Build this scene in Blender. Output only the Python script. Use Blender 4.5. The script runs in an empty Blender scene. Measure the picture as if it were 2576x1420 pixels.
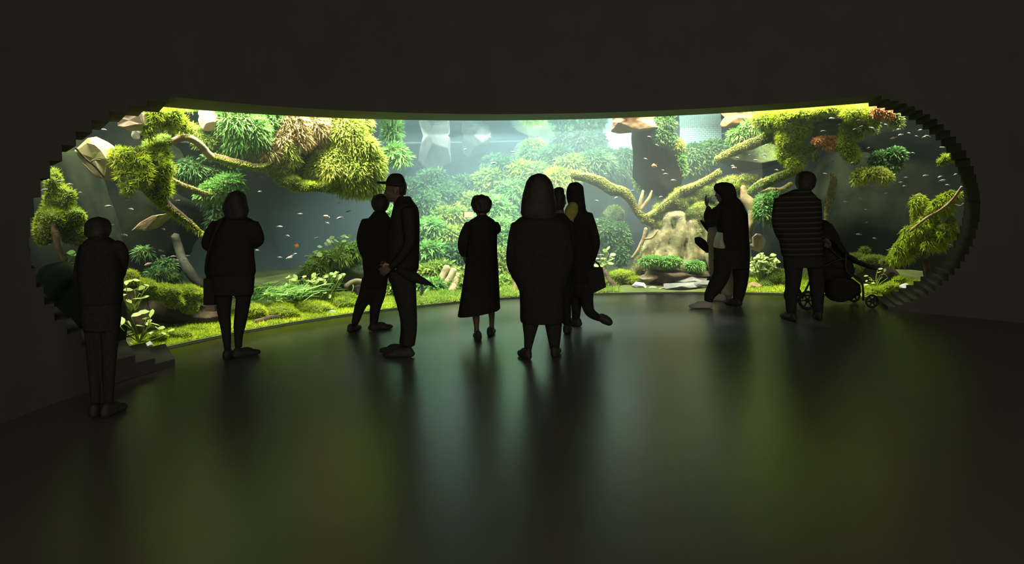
import bpy, math, random
import numpy as np
from mathutils import Matrix, Vector

# ------------------------------------------------------------------ camera
SC = bpy.context.scene
COL = SC.collection
F = 1874.0                      # focal length in pixels of the 2576 wide frame
CX, CY = 1288.0, 474.0          # point of the level optical axis in the photograph
TH = math.radians(1.72)         # roll
CH = 1.6                        # eye height
st, ct = math.sin(TH), math.cos(TH)
cam = bpy.data.cameras.new('camera')
cam.sensor_width = 36.0
cam.lens = 36.0 * F / 2576.0
cam.shift_y = -(710.0 - CY) / 2576.0
cam.clip_start = 0.05
camo = bpy.data.objects.new('camera', cam)
COL.objects.link(camo)
camo.matrix_world = Matrix(((ct, st, 0, 0), (0, 0, -1, 0), (-st, ct, 0, CH), (0, 0, 0, 1)))
SC.camera = camo

# ------------------------------------------------------------------ world, exposure
SC.view_settings.view_transform = 'Standard'
SC.view_settings.look = 'None'
SC.view_settings.exposure = 0.0
SC.view_settings.gamma = 1.0
SC.view_settings.use_curve_mapping = False
wd = bpy.data.worlds.new('world')
SC.world = wd
wd.use_nodes = True
wd.node_tree.nodes['Background'].inputs[0].default_value = (1.0, 0.90, 0.74, 1)
wd.node_tree.nodes['Background'].inputs[1].default_value = 1.9
SC.cycles.volume_bounces = 0
SC.cycles.max_bounces = 5
SC.cycles.diffuse_bounces = 2
SC.cycles.glossy_bounces = 3
SC.cycles.transmission_bounces = 2
SC.cycles.transparent_max_bounces = 32
SC.cycles.caustics_reflective = False
SC.cycles.caustics_refractive = False
SC.cycles.sample_clamp_indirect = 4.0

# ------------------------------------------------------------------ plan of the curved tank
AX, AY, R = 1.3, 5.2, 5.7       # axis and radius of the curved glass
RB = 11.0                       # radius of the tank's back wall
FX, FY = 1.5, -1.0              # the reveal's slats run towards this point
WZ = 2.62                       # water level
HO = 2.58                       # opening height
A_L0, A_L1 = 167.6, 151.8       # rounded left end, straight part starts
A_R1, A_R0 = 53.3, 42.6


def arc(a, r=R):
    a = math.radians(a)
    return np.array((AX + r * math.cos(a), AY + r * math.sin(a)))


def lamp(a, dr, z, power, col, size, tilt=0.0):
    l = bpy.data.lights.new('tank_lamp', 'AREA')
    l.shape = 'DISK'
    l.size = size
    l.energy = power
    l.color = col
    o = bpy.data.objects.new('tank_lamp', l)
    p = arc(a, R + dr)
    o.location = (p[0], p[1], z)
    d = Vector((math.cos(math.radians(a)) * math.sin(tilt), math.sin(math.radians(a)) * math.sin(tilt), -math.cos(tilt)))
    o.rotation_euler = d.to_track_quat('-Z', 'Y').to_euler()
    COL.objects.link(o)
    return o


WARM, COOL = (1.0, 0.95, 0.72), (0.80, 0.97, 1.0)
for a, pw, c in ((166, 45, WARM), (159, 75, WARM), (152, 105, WARM), (145, 130, WARM), (138, 150, WARM), (131, 160, WARM), (124, 140, WARM),
                 (116, 95, WARM), (107, 80, COOL), (98, 78, COOL), (89, 95, WARM), (80, 130, WARM),
                 (72, 130, WARM), (64, 130, WARM), (57, 120, WARM), (50, 80, WARM), (44, 40, WARM)):
    lamp(a, .40, 3.75, pw * 1.75, c, 0.4, math.radians(24))
for a, pw in ((119, 50), (112, 65), (105, 75), (98, 78), (91, 75), (84, 68), (77, 60)):
    lamp(a, 1.5, 3.75, pw, COOL, 0.6, math.radians(20))
for a, dr, pw in ((111, 3.0, 140), (101, 3.3, 185), (91, 3.0, 160), (82, 2.6, 95)):
    lamp(a, dr, 3.6, pw, COOL, 0.6)

# ------------------------------------------------------------------ pixel to place helpers


def ray(px, py):
    a, b = (px - CX) / F, (CY - py) / F
    return a * ct + b * st, -a * st + b * ct


def W(px, py, Y):
    x, z = ray(px, py)
    return np.array((x * Y, Y, CH + z * Y))


def gY(px, py):
    return -CH / ray(px, py)[1]


def glassY(px, py=600):
    x = ray(px, py)[0]
    A = x * x + 1
    B = -2 * (x * AX + AY)
    C = AX * AX + AY * AY - R * R
    return (-B + math.sqrt(B * B - 4 * A * C)) / (2 * A)


def D(px, py, dd):
    return W(px, py, glassY(px, py) + dd)


def PXM(px, dd):
    return (glassY(px) + dd) / F


rng = np.random.default_rng(7)
random.seed(7)

# ------------------------------------------------------------------ materials


def nt(name):
    m = bpy.data.materials.new(name)
    m.use_nodes = True
    return m, m.node_tree.nodes, m.node_tree.links


def M(name, c1, c2=None, scale=6.0, rough=0.8, spec=0.25, bump=0.0, trans=0.0, metal=0.0, detail=4.0, lo=.35, hi=.65):
    m, N, L = nt(name)
    out = N['Material Output']
    b = N['Principled BSDF']
    b.inputs['Roughness'].default_value = rough
    b.inputs['Specular IOR Level'].default_value = spec
    b.inputs['Metallic'].default_value = metal
    b.inputs['Base Color'].default_value = (*c1, 1)
    colsock = None
    if c2 is not None:
        tc = N.new('ShaderNodeTexCoord')
        nz = N.new('ShaderNodeTexNoise')
        nz.inputs['Scale'].default_value = scale
        nz.inputs['Detail'].default_value = detail
        cr = N.new('ShaderNodeValToRGB')
        cr.color_ramp.elements[0].position = lo
        cr.color_ramp.elements[1].position = hi
        cr.color_ramp.elements[0].color = (*c1, 1)
        cr.color_ramp.elements[1].color = (*c2, 1)
        L.new(tc.outputs['Object'], nz.inputs['Vector'])
        L.new(nz.outputs['Fac'], cr.inputs['Fac'])
        L.new(cr.outputs['Color'], b.inputs['Base Color'])
        colsock = cr.outputs['Color']
        if bump:
            bp = N.new('ShaderNodeBump')
            bp.inputs['Strength'].default_value = bump
            bp.inputs['Distance'].default_value = 0.03
            L.new(nz.outputs['Fac'], bp.inputs['Height'])
            L.new(bp.outputs['Normal'], b.inputs['Normal'])
    if trans:
        t = N.new('ShaderNodeBsdfTranslucent')
        t.inputs['Color'].default_value = (*c1, 1)
        if colsock:
            L.new(colsock, t.inputs['Color'])
        mx = N.new('ShaderNodeMixShader')
        mx.inputs[0].default_value = trans
        L.new(b.outputs[0], mx.inputs[1])
        L.new(t.outputs[0], mx.inputs[2])
        L.new(mx.outputs[0], out.inputs['Surface'])
    return m


m_wall = M('wall_dark_paint', (.085, .083, .072), (.095, .09, .078), 2, .75, .2)
m_floor, N_, L_ = nt('dark_polished_floor')
b_ = N_['Principled BSDF']
b_.inputs['Base Color'].default_value = (.105, .106, .078, 1)
b_.inputs['Specular IOR Level'].default_value = 0.8
b_.inputs['Roughness'].default_value = .30

m_reveal_lit = M('reveal_painted_glow', (.13, .14, .10), (.16, .17, .12), 2, .8, .2)  # lighter and greener than the wall: tank light put into the colour
m_soffit_lit = M('soffit_painted_glow', (.42, .46, .30), (.46, .50, .33), 2, .8, .2)  # green tank glow painted on the underside as a much paler base colour
m_back = M('tank_back_paint', (.035, .055, .055), (.05, .075, .07), 1.2, .9, .1)
m_moss = M('yellow_green_moss', (.28, .41, .022), (.50, .57, .05), 3.5, .9, .1, trans=.3)
m_moss2 = M('mid_green_moss', (.16, .27, .04), (.30, .38, .06), 3.5, .9, .1, trans=.3)
m_olive = M('olive_moss', (.19, .22, .05), (.32, .34, .09), 4, .9, .1, trans=.25)
m_leafy = M('lime_leaves', (.34, .46, .06), (.52, .56, .12), 3, .7, .2, trans=.35)
m_green = M('fresh_green_leaves', (.10, .28, .05), (.22, .40, .10), 4, .6, .3, trans=.35)
m_teal = M('deep_green_leaves', (.05, .14, .045), (.13, .24, .08), 2.5, .7, .2, trans=.3)
m_pale = M('pale_green_leaves', (.26, .38, .08), (.42, .50, .17), 6, .5, .35, trans=.3)
m_pink = M('pinkish_leaves', (.50, .38, .18), (.58, .50, .22), 3, .8, .2, trans=.3)
m_orange = M('orange_leaves', (.58, .25, .10), (.65, .38, .15), 6, .8, .2, trans=.2)
m_under = M('dark_plant_bed', (.05, .075, .02), (.10, .13, .035), 5, .95, .05)
m_woodm = M('mossy_wood', (.09, .10, .025), (.17, .17, .05), 6, .9, .1, bump=.6)
m_wood = M('driftwood_brown', (.16, .11, .055), (.30, .22, .11), 9, .85, .15, bump=.6)
m_woodp = M('driftwood_pale', (.17, .135, .07), (.34, .27, .15), 7, .85, .15, bump=.6)
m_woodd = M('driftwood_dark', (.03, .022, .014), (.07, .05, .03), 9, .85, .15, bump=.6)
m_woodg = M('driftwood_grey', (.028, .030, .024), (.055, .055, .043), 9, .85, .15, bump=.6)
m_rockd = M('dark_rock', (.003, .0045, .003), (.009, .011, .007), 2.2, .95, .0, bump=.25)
m_rockm = M('hazy_green_rock', (.035, .055, .03), (.10, .13, .06), 2.5, .95, .1, bump=.8)
m_stump = M('weathered_stump', (.10, .095, .045), (.30, .26, .14), 5, .9, .1, bump=.9, detail=8)
m_rocky = M('sandstone', (.28, .235, .12), (.40, .34, .20), 3, .9, .15, bump=.5)
m_rockh = M('reflected_pale_stone', (.09, .085, .075), (.14, .13, .11), 3, .9, .15, bump=.5)  # for the two rock shapes that stand in for reflections
m_rocko = M('orange_stone', (.18, .09, .045), (.24, .15, .08), 3, .9, .15, bump=.5)
m_rockp = M('pink_stone', (.40, .28, .22), (.50, .38, .31), 3, .9, .15, bump=.5)
m_rockg = M('grey_stone', (.08, .085, .075), (.17, .17, .15), 3, .9, .15, bump=.5)
m_rockw = M('pale_stone', (.24, .25, .24), (.46, .47, .44), 5, .85, .2, bump=.5)
m_sand = M('pale_sand', (.42, .32, .20), (.52, .42, .28), 30, .95, .1)
m_soil = M('tank_substrate', (.03, .035, .015), (.07, .09, .025), 2.2, .95, .05, bump=.5)
m_fish = M('silver_fish', (.20, .22, .20), (.32, .32, .30), 20, .35, .5, metal=.2)
m_fishd = M('dark_fish', (.02, .025, .02), None, rough=.5)
m_fisho = M('orange_fish', (.80, .22, .06), (.85, .40, .16), 20, .4, .4)
m_fishp = M('pink_fish', (.75, .48, .34), (.8, .6, .5), 20, .4, .4)
m_foot_line = M('glass_foot_bright_line', (.48, .54, .42), None, rough=.6)

m_skin = M('skin', (.11, .075, .05), (.125, .085, .06), 30, .6, .3)
m_hair = M('black_hair', (.020, .017, .014), (.03, .026, .022), 40, .6, .2)
m_black = M('black_cloth', (.021, .020, .018), (.029, .027, .024), 60, .95, .05)
m_char = M('charcoal_cloth', (.024, .023, .020), (.034, .032, .028), 60, .95, .05)
m_pal = M('pale_cloth', (.42, .40, .27), (.5, .48, .34), 25, .95, .05)
m_shoe = M('dark_shoe', (.03, .029, .027), None, rough=.6)
m_shoew = M('white_shoe', (.45, .44, .38), None, rough=.6)
m_plast = M('black_plastic', (.02, .02, .02), None, rough=.5, spec=.3)
m_scarf = M('yellow_scarf', (.30, .30, .07), (.4, .38, .1), 20, .95, .05)
m_tan = M('tan_cloth', (.35, .27, .16), (.4, .3, .2), 25, .95, .05)


def emit(name, c, s, c2=None):
    m, N, L = nt(name)
    N.remove(N['Principled BSDF'])
    e = N.new('ShaderNodeEmission')
    e.inputs[0].default_value = (*c, 1)
    e.inputs[1].default_value = s
    if c2:
        nz = N.new('ShaderNodeTexNoise')
        nz.inputs['Scale'].default_value = 60
        cr = N.new('ShaderNodeValToRGB')
        cr.color_ramp.elements[0].position = .4
        cr.color_ramp.elements[1].position = .6
        cr.color_ramp.elements[0].color = (*c, 1)
        cr.color_ramp.elements[1].color = (*c2, 1)
        tc = N.new('ShaderNodeTexCoord')
        L.new(tc.outputs['Object'], nz.inputs['Vector'])
        L.new(nz.outputs['Fac'], cr.inputs['Fac'])
        L.new(cr.outputs['Color'], e.inputs[0])
    L.new(e.outputs[0], N['Material Output'].inputs['Surface'])
    return m


m_screen = emit('lit_phone_screen', (.80, .72, .42), 1.5, (.62, .60, .30))

# striped jumper
m_stripe, N_, L_ = nt('striped_jumper')
b_ = N_['Principled BSDF']
b_.inputs['Roughness'].default_value = .95
b_.inputs['Specular IOR Level'].default_value = .05
tc_ = N_.new('ShaderNodeTexCoord')
sp_ = N_.new('ShaderNodeSeparateXYZ')
ma_ = N_.new('ShaderNodeMath'); ma_.operation = 'MULTIPLY'; ma_.inputs[1].default_value = 17.0
mf_ = N_.new('ShaderNodeMath'); mf_.operation = 'FRACT'
gt_ = N_.new('ShaderNodeMath'); gt_.operation = 'GREATER_THAN'; gt_.inputs[1].default_value = .72
mx_ = N_.new('ShaderNodeMix'); mx_.data_type = 'RGBA'
mx_.inputs[6].default_value = (.024, .023, .020, 1)
mx_.inputs[7].default_value = (.060, .054, .034, 1)
L_.new(tc_.outputs['Object'], sp_.inputs[0]); L_.new(sp_.outputs['Z'], ma_.inputs[0]); L_.new(ma_.outputs[0], mf_.inputs[0])
L_.new(mf_.outputs[0], gt_.inputs[0]); L_.new(gt_.outputs[0], mx_.inputs[0]); L_.new(mx_.outputs[2], b_.inputs['Base Color'])

# bright gridded wall panel
m_panel, N_, L_ = nt('gridded_mint_panel')
b_ = N_['Principled BSDF']
b_.inputs['Roughness'].default_value = .8
br_ = N_.new('ShaderNodeTexBrick')
br_.inputs['Color1'].default_value = (.62, .80, .66, 1)
br_.inputs['Color2'].default_value = (.66, .84, .70, 1)
br_.inputs['Mortar'].default_value = (.25, .40, .34, 1)
br_.inputs['Scale'].default_value = 7.0
br_.inputs['Mortar Size'].default_value = .03
tc_ = N_.new('ShaderNodeTexCoord')
mp_ = N_.new('ShaderNodeMapping'); mp_.inputs['Rotation'].default_value = (math.radians(90), 0, 0)
L_.new(tc_.outputs['Object'], mp_.inputs[0]); L_.new(mp_.outputs[0], br_.inputs['Vector']); L_.new(br_.outputs['Color'], b_.inputs['Base Color'])

# water body, water surface, glass
m_water, N_, L_ = nt('hazy_tank_water')
N_.remove(N_['Principled BSDF'])
vs_ = N_.new('ShaderNodeVolumeScatter')
vs_.inputs['Color'].default_value = (.68, .90, .88, 1)
vs_.inputs['Density'].default_value = .014
vs_.inputs['Anisotropy'].default_value = .55
L_.new(vs_.outputs[0], N_['Material Output'].inputs['Volume'])

m_haze, N_, L_ = nt('milky_teal_haze')
N_.remove(N_['Principled BSDF'])
vs_ = N_.new('ShaderNodeVolumeScatter')
vs_.inputs['Color'].default_value = (.66, .90, .90, 1)
vs_.inputs['Density'].default_value = .042
vs_.inputs['Anisotropy'].default_value = .5
L_.new(vs_.outputs[0], N_['Material Output'].inputs['Volume'])

m_surf, N_, L_ = nt('water_surface_from_below')
N_.remove(N_['Principled BSDF'])
lw_ = N_.new('ShaderNodeLayerWeight'); lw_.inputs[0].default_value = .5
cr_ = N_.new('ShaderNodeValToRGB')
cr_.color_ramp.elements[0].position = .30; cr_.color_ramp.elements[1].position = .42
tr_ = N_.new('ShaderNodeBsdfTransparent')
gl_ = N_.new('ShaderNodeBsdfGlossy'); gl_.inputs['Roughness'].default_value = .05
gl_.inputs['Color'].default_value = (.92, .95, .95, 1)
mx_ = N_.new('ShaderNodeMixShader')
tc_ = N_.new('ShaderNodeTexCoord'); nz_ = N_.new('ShaderNodeTexNoise'); nz_.inputs['Scale'].default_value = 3.0
bp_ = N_.new('ShaderNodeBump'); bp_.inputs['Strength'].default_value = .12; bp_.inputs['Distance'].default_value = .05
L_.new(tc_.outputs['Object'], nz_.inputs['Vector']); L_.new(nz_.outputs['Fac'], bp_.inputs['Height']); L_.new(bp_.outputs[0], gl_.inputs['Normal'])
L_.new(lw_.outputs['Facing'], cr_.inputs[0]); L_.new(cr_.outputs[0], mx_.inputs[0]); L_.new(tr_.outputs[0], mx_.inputs[1]); L_.new(gl_.outputs[0], mx_.inputs[2])
L_.new(mx_.outputs[0], N_['Material Output'].inputs['Surface'])

m_glass, N_, L_ = nt('clear_aquarium_glass')
N_.remove(N_['Principled BSDF'])
tr_ = N_.new('ShaderNodeBsdfTransparent'); tr_.inputs[0].default_value = (.96, .99, .97, 1)
gl_ = N_.new('ShaderNodeBsdfGlossy'); gl_.inputs['Roughness'].default_value = .02
fr_ = N_.new('ShaderNodeFresnel'); fr_.inputs[0].default_value = 1.3
mx_ = N_.new('ShaderNodeMixShader')
L_.new(fr_.outputs[0], mx_.inputs[0]); L_.new(tr_.outputs[0], mx_.inputs[1]); L_.new(gl_.outputs[0], mx_.inputs[2])
L_.new(mx_.outputs[0], N_['Material Output'].inputs['Surface'])

# ------------------------------------------------------------------ mesh helpers


def mesh_np(name, V, polys, mats, smooth=True):
    """V (N,3); polys list of (int array (M,k), material index)."""
    me = bpy.data.meshes.new(name)
    V = np.asarray(V, dtype=np.float32)
    me.vertices.add(len(V))
    me.vertices.foreach_set('co', V.ravel())
    polys = [(np.asarray(p, dtype=np.int32), mi) for p, mi in polys if len(p)]
    loops = np.concatenate([p.ravel() for p, _ in polys])
    sizes = np.concatenate([np.full(len(p), p.shape[1], dtype=np.int32) for p, _ in polys])
    starts = np.concatenate(([0], np.cumsum(sizes)[:-1])).astype(np.int32)
    midx = np.concatenate([np.full(len(p), mi, dtype=np.int32) for p, mi in polys])
    me.loops.add(len(loops))
    me.loops.foreach_set('vertex_index', loops)
    me.polygons.add(len(sizes))
    me.polygons.foreach_set('loop_start', starts)
    me.polygons.foreach_set('loop_total', sizes)
    for m in mats:
        me.materials.append(m)
    me.polygons.foreach_set('material_index', midx)
    me.polygons.foreach_set('use_smooth', np.full(len(sizes), smooth, dtype=bool))
    me.update(calc_edges=True)
    me.validate()
    return me


class Soup:
    def __init__(self):
        self.V, self.P, self.n = [], [], 0

    def add(self, V, polys, mi=0):
        V = np.asarray(V, dtype=float)
        self.V.append(V)
        for p in polys:
            if len(p):
                self.P.append((np.asarray(p) + self.n, mi))
        self.n += len(V)
        return self

    def mesh(self, name, mats, origin=(0, 0, 0), smooth=True):
        return mesh_np(name, np.concatenate(self.V) - np.asarray(origin), self.P, mats, smooth)

    def vv(self):
        return np.concatenate(self.V)


def link(name, me, parent=None, loc=(0, 0, 0)):
    o = bpy.data.objects.new(name, me)
    COL.objects.link(o)
    if parent is not None:
        o.parent = parent
    else:
        o.location = loc
    return o


def tag(o, label, cat, group=None, kind=None):
    if label:
        o['label'] = label
    if cat:
        o['category'] = cat
    if group:
        o['group'] = group
    if kind:
        o['kind'] = kind
    return o


def thing(name, label, cat, loc, group=None):
    o = bpy.data.objects.new(name, None)
    COL.objects.link(o)
    o.location = loc
    o.empty_display_size = .1
    return tag(o, label, cat, group)


_ico = {}


def ico(n):
    if n in _ico:
        return _ico[n]
    t = (1 + 5 ** .5) / 2
    v = [(-1, t, 0), (1, t, 0), (-1, -t, 0), (1, -t, 0), (0, -1, t), (0, 1, t), (0, -1, -t), (0, 1, -t), (t, 0, -1), (t, 0, 1), (-t, 0, -1), (-t, 0, 1)]
    f = [(0, 11, 5), (0, 5, 1), (0, 1, 7), (0, 7, 10), (0, 10, 11), (1, 5, 9), (5, 11, 4), (11, 10, 2), (10, 7, 6), (7, 1, 8),
         (3, 9, 4), (3, 4, 2), (3, 2, 6), (3, 6, 8), (3, 8, 9), (4, 9, 5), (2, 4, 11), (6, 2, 10), (8, 6, 7), (9, 8, 1)]
    v = [np.array(p, float) / np.linalg.norm(p) for p in v]
    for _ in range(n):
        mid, nf = {}, []

        def mp(a, b):
            k = (min(a, b), max(a, b))
            if k not in mid:
                p = v[a] + v[b]
                v.append(p / np.linalg.norm(p))
                mid[k] = len(v) - 1
            return mid[k]
        for a, b, c in f:
            x, y, z = mp(a, b), mp(b, c), mp(c, a)
            nf += [(a, x, z), (b, y, x), (c, z, y), (x, y, z)]
        f = nf
    _ico[n] = (np.array(v), np.array(f))
    return _ico[n]


_nk = np.random.default_rng(3).normal(size=(14, 3))
_np = np.random.default_rng(4).uniform(0, 6.28, 14)


def noise(P, freq=1.0):
    P = np.asarray(P) * freq
    s = np.zeros(len(P))
    for i in range(14):
        k = 1.0 + (i % 4) * .9
        s += np.sin(P @ (_nk[i] * k) + _np[i]) / k
    return s / 5.0


def unit(v):
    v = np.asarray(v, float)
    return v / np.maximum(np.linalg.norm(v, axis=-1, keepdims=True), 1e-9)


def frame(t, up=(0, 0, 1)):
    t = unit(t)
    up = np.asarray(up, float)
    if abs(t @ up) > .95:
        up = np.array((1.0, 0, 0))
    s = unit(np.cross(t, up))
    return t, s, np.cross(s, t)


def smooth_path(P, r, k=5):
    """Catmull-Rom resample of points and radii."""
    P = np.asarray(P, float)
    r = np.asarray(r, float)
    if len(P) < 3:
        return P, r
    Q = np.vstack((2 * P[0] - P[1], P, 2 * P[-1] - P[-2]))
    q = np.concatenate(([r[0]], r, [r[-1]]))
    o, orr = [], []
    for i in range(len(P) - 1):
        for j in range(k):
            t = j / k
            a = lambda A: .5 * (2 * A[i + 1] + (A[i + 2] - A[i]) * t + (2 * A[i] - 5 * A[i + 1] + 4 * A[i + 2] - A[i + 3]) * t * t + (3 * A[i + 1] - A[i] - 3 * A[i + 2] + A[i + 3]) * t ** 3)
            o.append(a(Q))
            orr.append(max(1e-3, a(q)))
    o.append(P[-1])
    orr.append(r[-1])
    return np.array(o), np.array(orr)


def tube(P, r, n=12, k=5, rough=0.0, cap=.6, squash=1.0):
    P, r = smooth_path(P, r, k)
    T = unit(np.gradient(P, axis=0))
    _, s, u = frame(T[0])
    V = []
    for i in range(len(P)):
        t = T[i]
        s = unit(s - t * (s @ t))
        u = np.cross(s, t)
        a = np.linspace(0, 2 * np.pi, n, endpoint=False)
        V.append(P[i] + r[i] * (np.cos(a)[:, None] * s + squash * np.sin(a)[:, None] * u))
    V = np.concatenate(V)
    if rough:
        C = np.repeat(P, n, axis=0)
        V = C + (V - C) * (1 + rough * (noise(V, 9) + .6 * noise(V, 22)))[:, None]
    m = len(P)
    V = np.vstack((V, P[0] - T[0] * r[0] * cap, P[-1] + T[-1] * r[-1] * cap))
    i = np.arange(m - 1)[:, None] * n
    j = np.arange(n)[None, :]
    j2 = (j + 1) % n
    q = np.stack((i + j, i + j2, i + n + j2, i + n + j), -1).reshape(-1, 4)
    jj = np.arange(n)
    c0 = np.stack((np.full(n, m * n), (jj + 1) % n, jj), -1)
    b = (m - 1) * n
    c1 = np.stack((np.full(n, m * n + 1), b + jj, b + (jj + 1) % n), -1)
    return V, [q, c0, c1]


def ellipsoid(c, rad, Rm=None, n=2):
    v, f = ico(n)
    v = v * np.asarray(rad)
    if Rm is not None:
        v = v @ np.asarray(Rm).T
    return v + np.asarray(c), [f]


def loft(rings):
    """rings: list of (n,3) arrays, closed by fans."""
    n = len(rings[0])
    m = len(rings)
    V = np.concatenate(rings)
    V = np.vstack((V, rings[0].mean(0), rings[-1].mean(0)))
    i = np.arange(m - 1)[:, None] * n
    j = np.arange(n)[None, :]
    j2 = (j + 1) % n
    q = np.stack((i + j, i + j2, i + n + j2, i + n + j), -1).reshape(-1, 4)
    jj = np.arange(n)
    c0 = np.stack((np.full(n, m * n), (jj + 1) % n, jj), -1)
    b = (m - 1) * n
    c1 = np.stack((np.full(n, m * n + 1), b + jj, b + (jj + 1) % n), -1)
    return V, [q, c0, c1]


def tri_of(polys):
    o = []
    for p in polys:
        p = np.asarray(p)
        if p.shape[1] == 4:
            o += [p[:, [0, 1, 2]], p[:, [0, 2, 3]]]
        else:
            o.append(p)
    return np.concatenate(o)


def sample(V, T, n, keep=None):
    a, b, c = V[T[:, 0]], V[T[:, 1]], V[T[:, 2]]
    cr = np.cross(b - a, c - a)
    w = np.linalg.norm(cr, axis=1) / 2
    N = unit(cr)
    if keep is not None:
        w = w * keep(N, (a + b + c) / 3)
    area = w.sum()
    idx = rng.choice(len(T), n if n >= 1 else 1, p=w / area)
    u, v = rng.random((2, len(idx)))
    s = u + v > 1
    u[s], v[s] = 1 - u[s], 1 - v[s]
    return a[idx] + u[:, None] * (b - a)[idx] + v[:, None] * (c - a)[idx], N[idx], area


def leaves(P, d, nrm, L, Wd, bend, shape='blade'):
    """one small leaf per point; returns V, polys"""
    n = len(P)
    d = unit(d)
    s = unit(np.cross(d, nrm))
    L = np.broadcast_to(np.asarray(L, float), (n,))[:, None]
    Wd = np.broadcast_to(np.asarray(Wd, float), (n,))[:, None]
    bend = np.broadcast_to(np.asarray(bend, float), (n, 3))
    if shape == 'tri':
        V = np.stack((P - s * Wd / 2, P + s * Wd / 2, P + d * L + bend * L), 1).reshape(-1, 3)
        i = np.arange(n)[:, None] * 3
        return V, [i + np.array([[0, 1, 2]])]
    ts = (0, .35, .72, 1)
    hs = (.5, 1, .75, 0) if shape == 'blade' else (.12, .95, .85, 0)
    rows = []
    for t, h in zip(ts, hs):
        c = P + d * L * t + bend * L * t * t
        if t < 1:
            rows += [c - s * Wd * h / 2, c + s * Wd * h / 2]
        else:
            rows.append(c)
    V = np.stack(rows, 1).reshape(-1, 3)
    i = np.arange(n)[:, None] * 7
    q = np.concatenate((i + np.array([[0, 1, 3, 2]]), i + np.array([[2, 3, 5, 4]])))
    return V, [q, i + np.array([[4, 5, 6]])]


KIND = {  # per square metre, length, width, droop, shape
    'moss': (9000, .040, .010, (0, 0, .10), 'tri'),
    'bigmoss': (5000, .070, .015, (0, 0, -.1), 'tri'),
    'willow': (4200, .105, .016, (0, 0, -.35), 'blade'),
    'leafy': (3200, .085, .026, (0, 0, -.25), 'blade'),
    'fern': (3000, .10, .020, (0, 0, -.3), 'blade'),
    'frond': (3000, .11, .014, (0, 0, -.45), 'blade'),
    'round': (1300, .075, .055, (0, 0, -.1), 'oval'),
    'bush': (1500, .13, .032, (0, 0, -.25), 'blade'),
}


def scatter(S, V, T, kind, mi, dens=1.0, size=1.0, keep=None):
    pm, L, Wd, bd, shp = KIND[kind]
    if keep is None:
        keep = lambda N, C: np.where(N[:, 1] < .45, 1.0, .15) * np.where(N[:, 2] < -.5, .6, 1.0)
    _, _, area = sample(V, T, 1, keep)
    n = int(area * pm * dens / size ** 2) + 3
    P, N, _ = sample(V, T, n, keep)
    rd = rng.normal(size=(n, 3))
    if shp == 'oval':
        nr = np.array((0, -.55, 1.0)) + .45 * rd
        d = rng.normal(size=(n, 3)) * (1, 1, .35)
        P = P + N * rng.uniform(0, .05, (n, 1))
    else:
        d = N * .75 + .6 * unit(rd) + np.array((0, 0, .15 if kind == 'moss' else -.1))
        nr = rng.normal(size=(n, 3)) + N * .8
    Ls = L * size * rng.uniform(.6, 1.4, n)
    Wv = Wd * size * rng.uniform(.7, 1.3, n)
    v, p = leaves(P - N * .01, d, nr, Ls, Wv, bd, shp)
    S.add(v, p, mi)


def blob(c, rad, amp=.18, freq=None, n=3, seed=0):
    v, f = ico(n)
    fr = freq or 2.2
    k = 1 + amp * noise(v * fr + seed * 3.7 + np.asarray(c) * 1.3) + amp * .5 * noise(v * fr * 2.7 + seed)
    return v * k[:, None] * np.asarray(rad) + np.asarray(c), [f]


def mass(name, label, cat, ells, kind, mat, dens=1.0, size=1.0, depth=.8, base=None, group=None, amp=.18):
    """a cushion of moss or a bush from ellipses seen in the photo: (px, py, rx, ry, dd)"""
    S = Soup()
    lo = None
    for i, e in enumerate(ells):
        px, py, rx, ry, dd = e[:5]
        m = PXM(px, dd)
        c = D(px, py, dd)
        rad = (rx * m, .5 * (rx + ry) * m * depth, ry * m)
        V, P = blob(c, rad, amp, seed=i + px * .01)
        S.add(V, P, 0)
        if lo is None or V[:, 2].min() < lo[2]:
            lo = np.array((c[0], c[1], V[:, 2].min()))
        scatter(S, V, P[0], kind, 1, dens, size)
    o = link(name, S.mesh(name, [base or m_under, mat], lo), None, lo)
    return tag(o, label, cat, group)


def rock_mesh(c, rad, seed, facets=16, n=4, rough=.04, tilt=0.0):
    g = np.random.default_rng(seed)
    v, f = ico(n)
    nk = unit(g.normal(size=(facets, 3)))
    hk = g.uniform(.72, 1.0, facets)
    dt = v @ nk.T
    r = np.min(np.where(dt > .05, hk / np.maximum(dt, .05), 9), axis=1)
    r = np.minimum(r, 1.25)
    V = v * r[:, None]
    V = V * (1 + rough * noise(V * 4 + seed))[:, None] * np.asarray(rad)
    if tilt:
        a = math.radians(tilt)
        V = V @ np.array(((math.cos(a), 0, -math.sin(a)), (0, 1, 0), (math.sin(a), 0, math.cos(a)))).T
    return V + np.asarray(c), [f]


def rock(name, label, px, py, rx, ry, dd, mat, seed, depth=.8, tilt=0, facets=16, group=None, cat='rock', moss=None, rough=.04):
    m = PXM(px, dd)
    c = D(px, py, dd)
    V, P = rock_mesh(c, (rx * m, .5 * (rx + ry) * m * depth, ry * m), seed, facets, 4, rough, tilt)
    lo = np.array((c[0], c[1], V[:, 2].min()))
    S = Soup().add(V, P)
    if moss is None:
        return tag(link(name, S.mesh(name, [mat], lo), None, lo), label, cat, group)
    t = thing(name, label, cat, lo, group)
    link('stone', S.mesh('stone', [mat], lo), t)
    kind, mm, dens, size, up = moss
    S2 = Soup()
    scatter(S2, V, P[0], kind, 0, dens, size, keep=lambda N, C: np.where(N[:, 2] > up, 1.0, 0.0) * np.where(N[:, 1] < .5, 1, .2))
    o = link('moss_coat', S2.mesh('moss_coat', [mm], lo), t)
    o['label'] = 'green moss growing on the stone'
    return t


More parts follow.
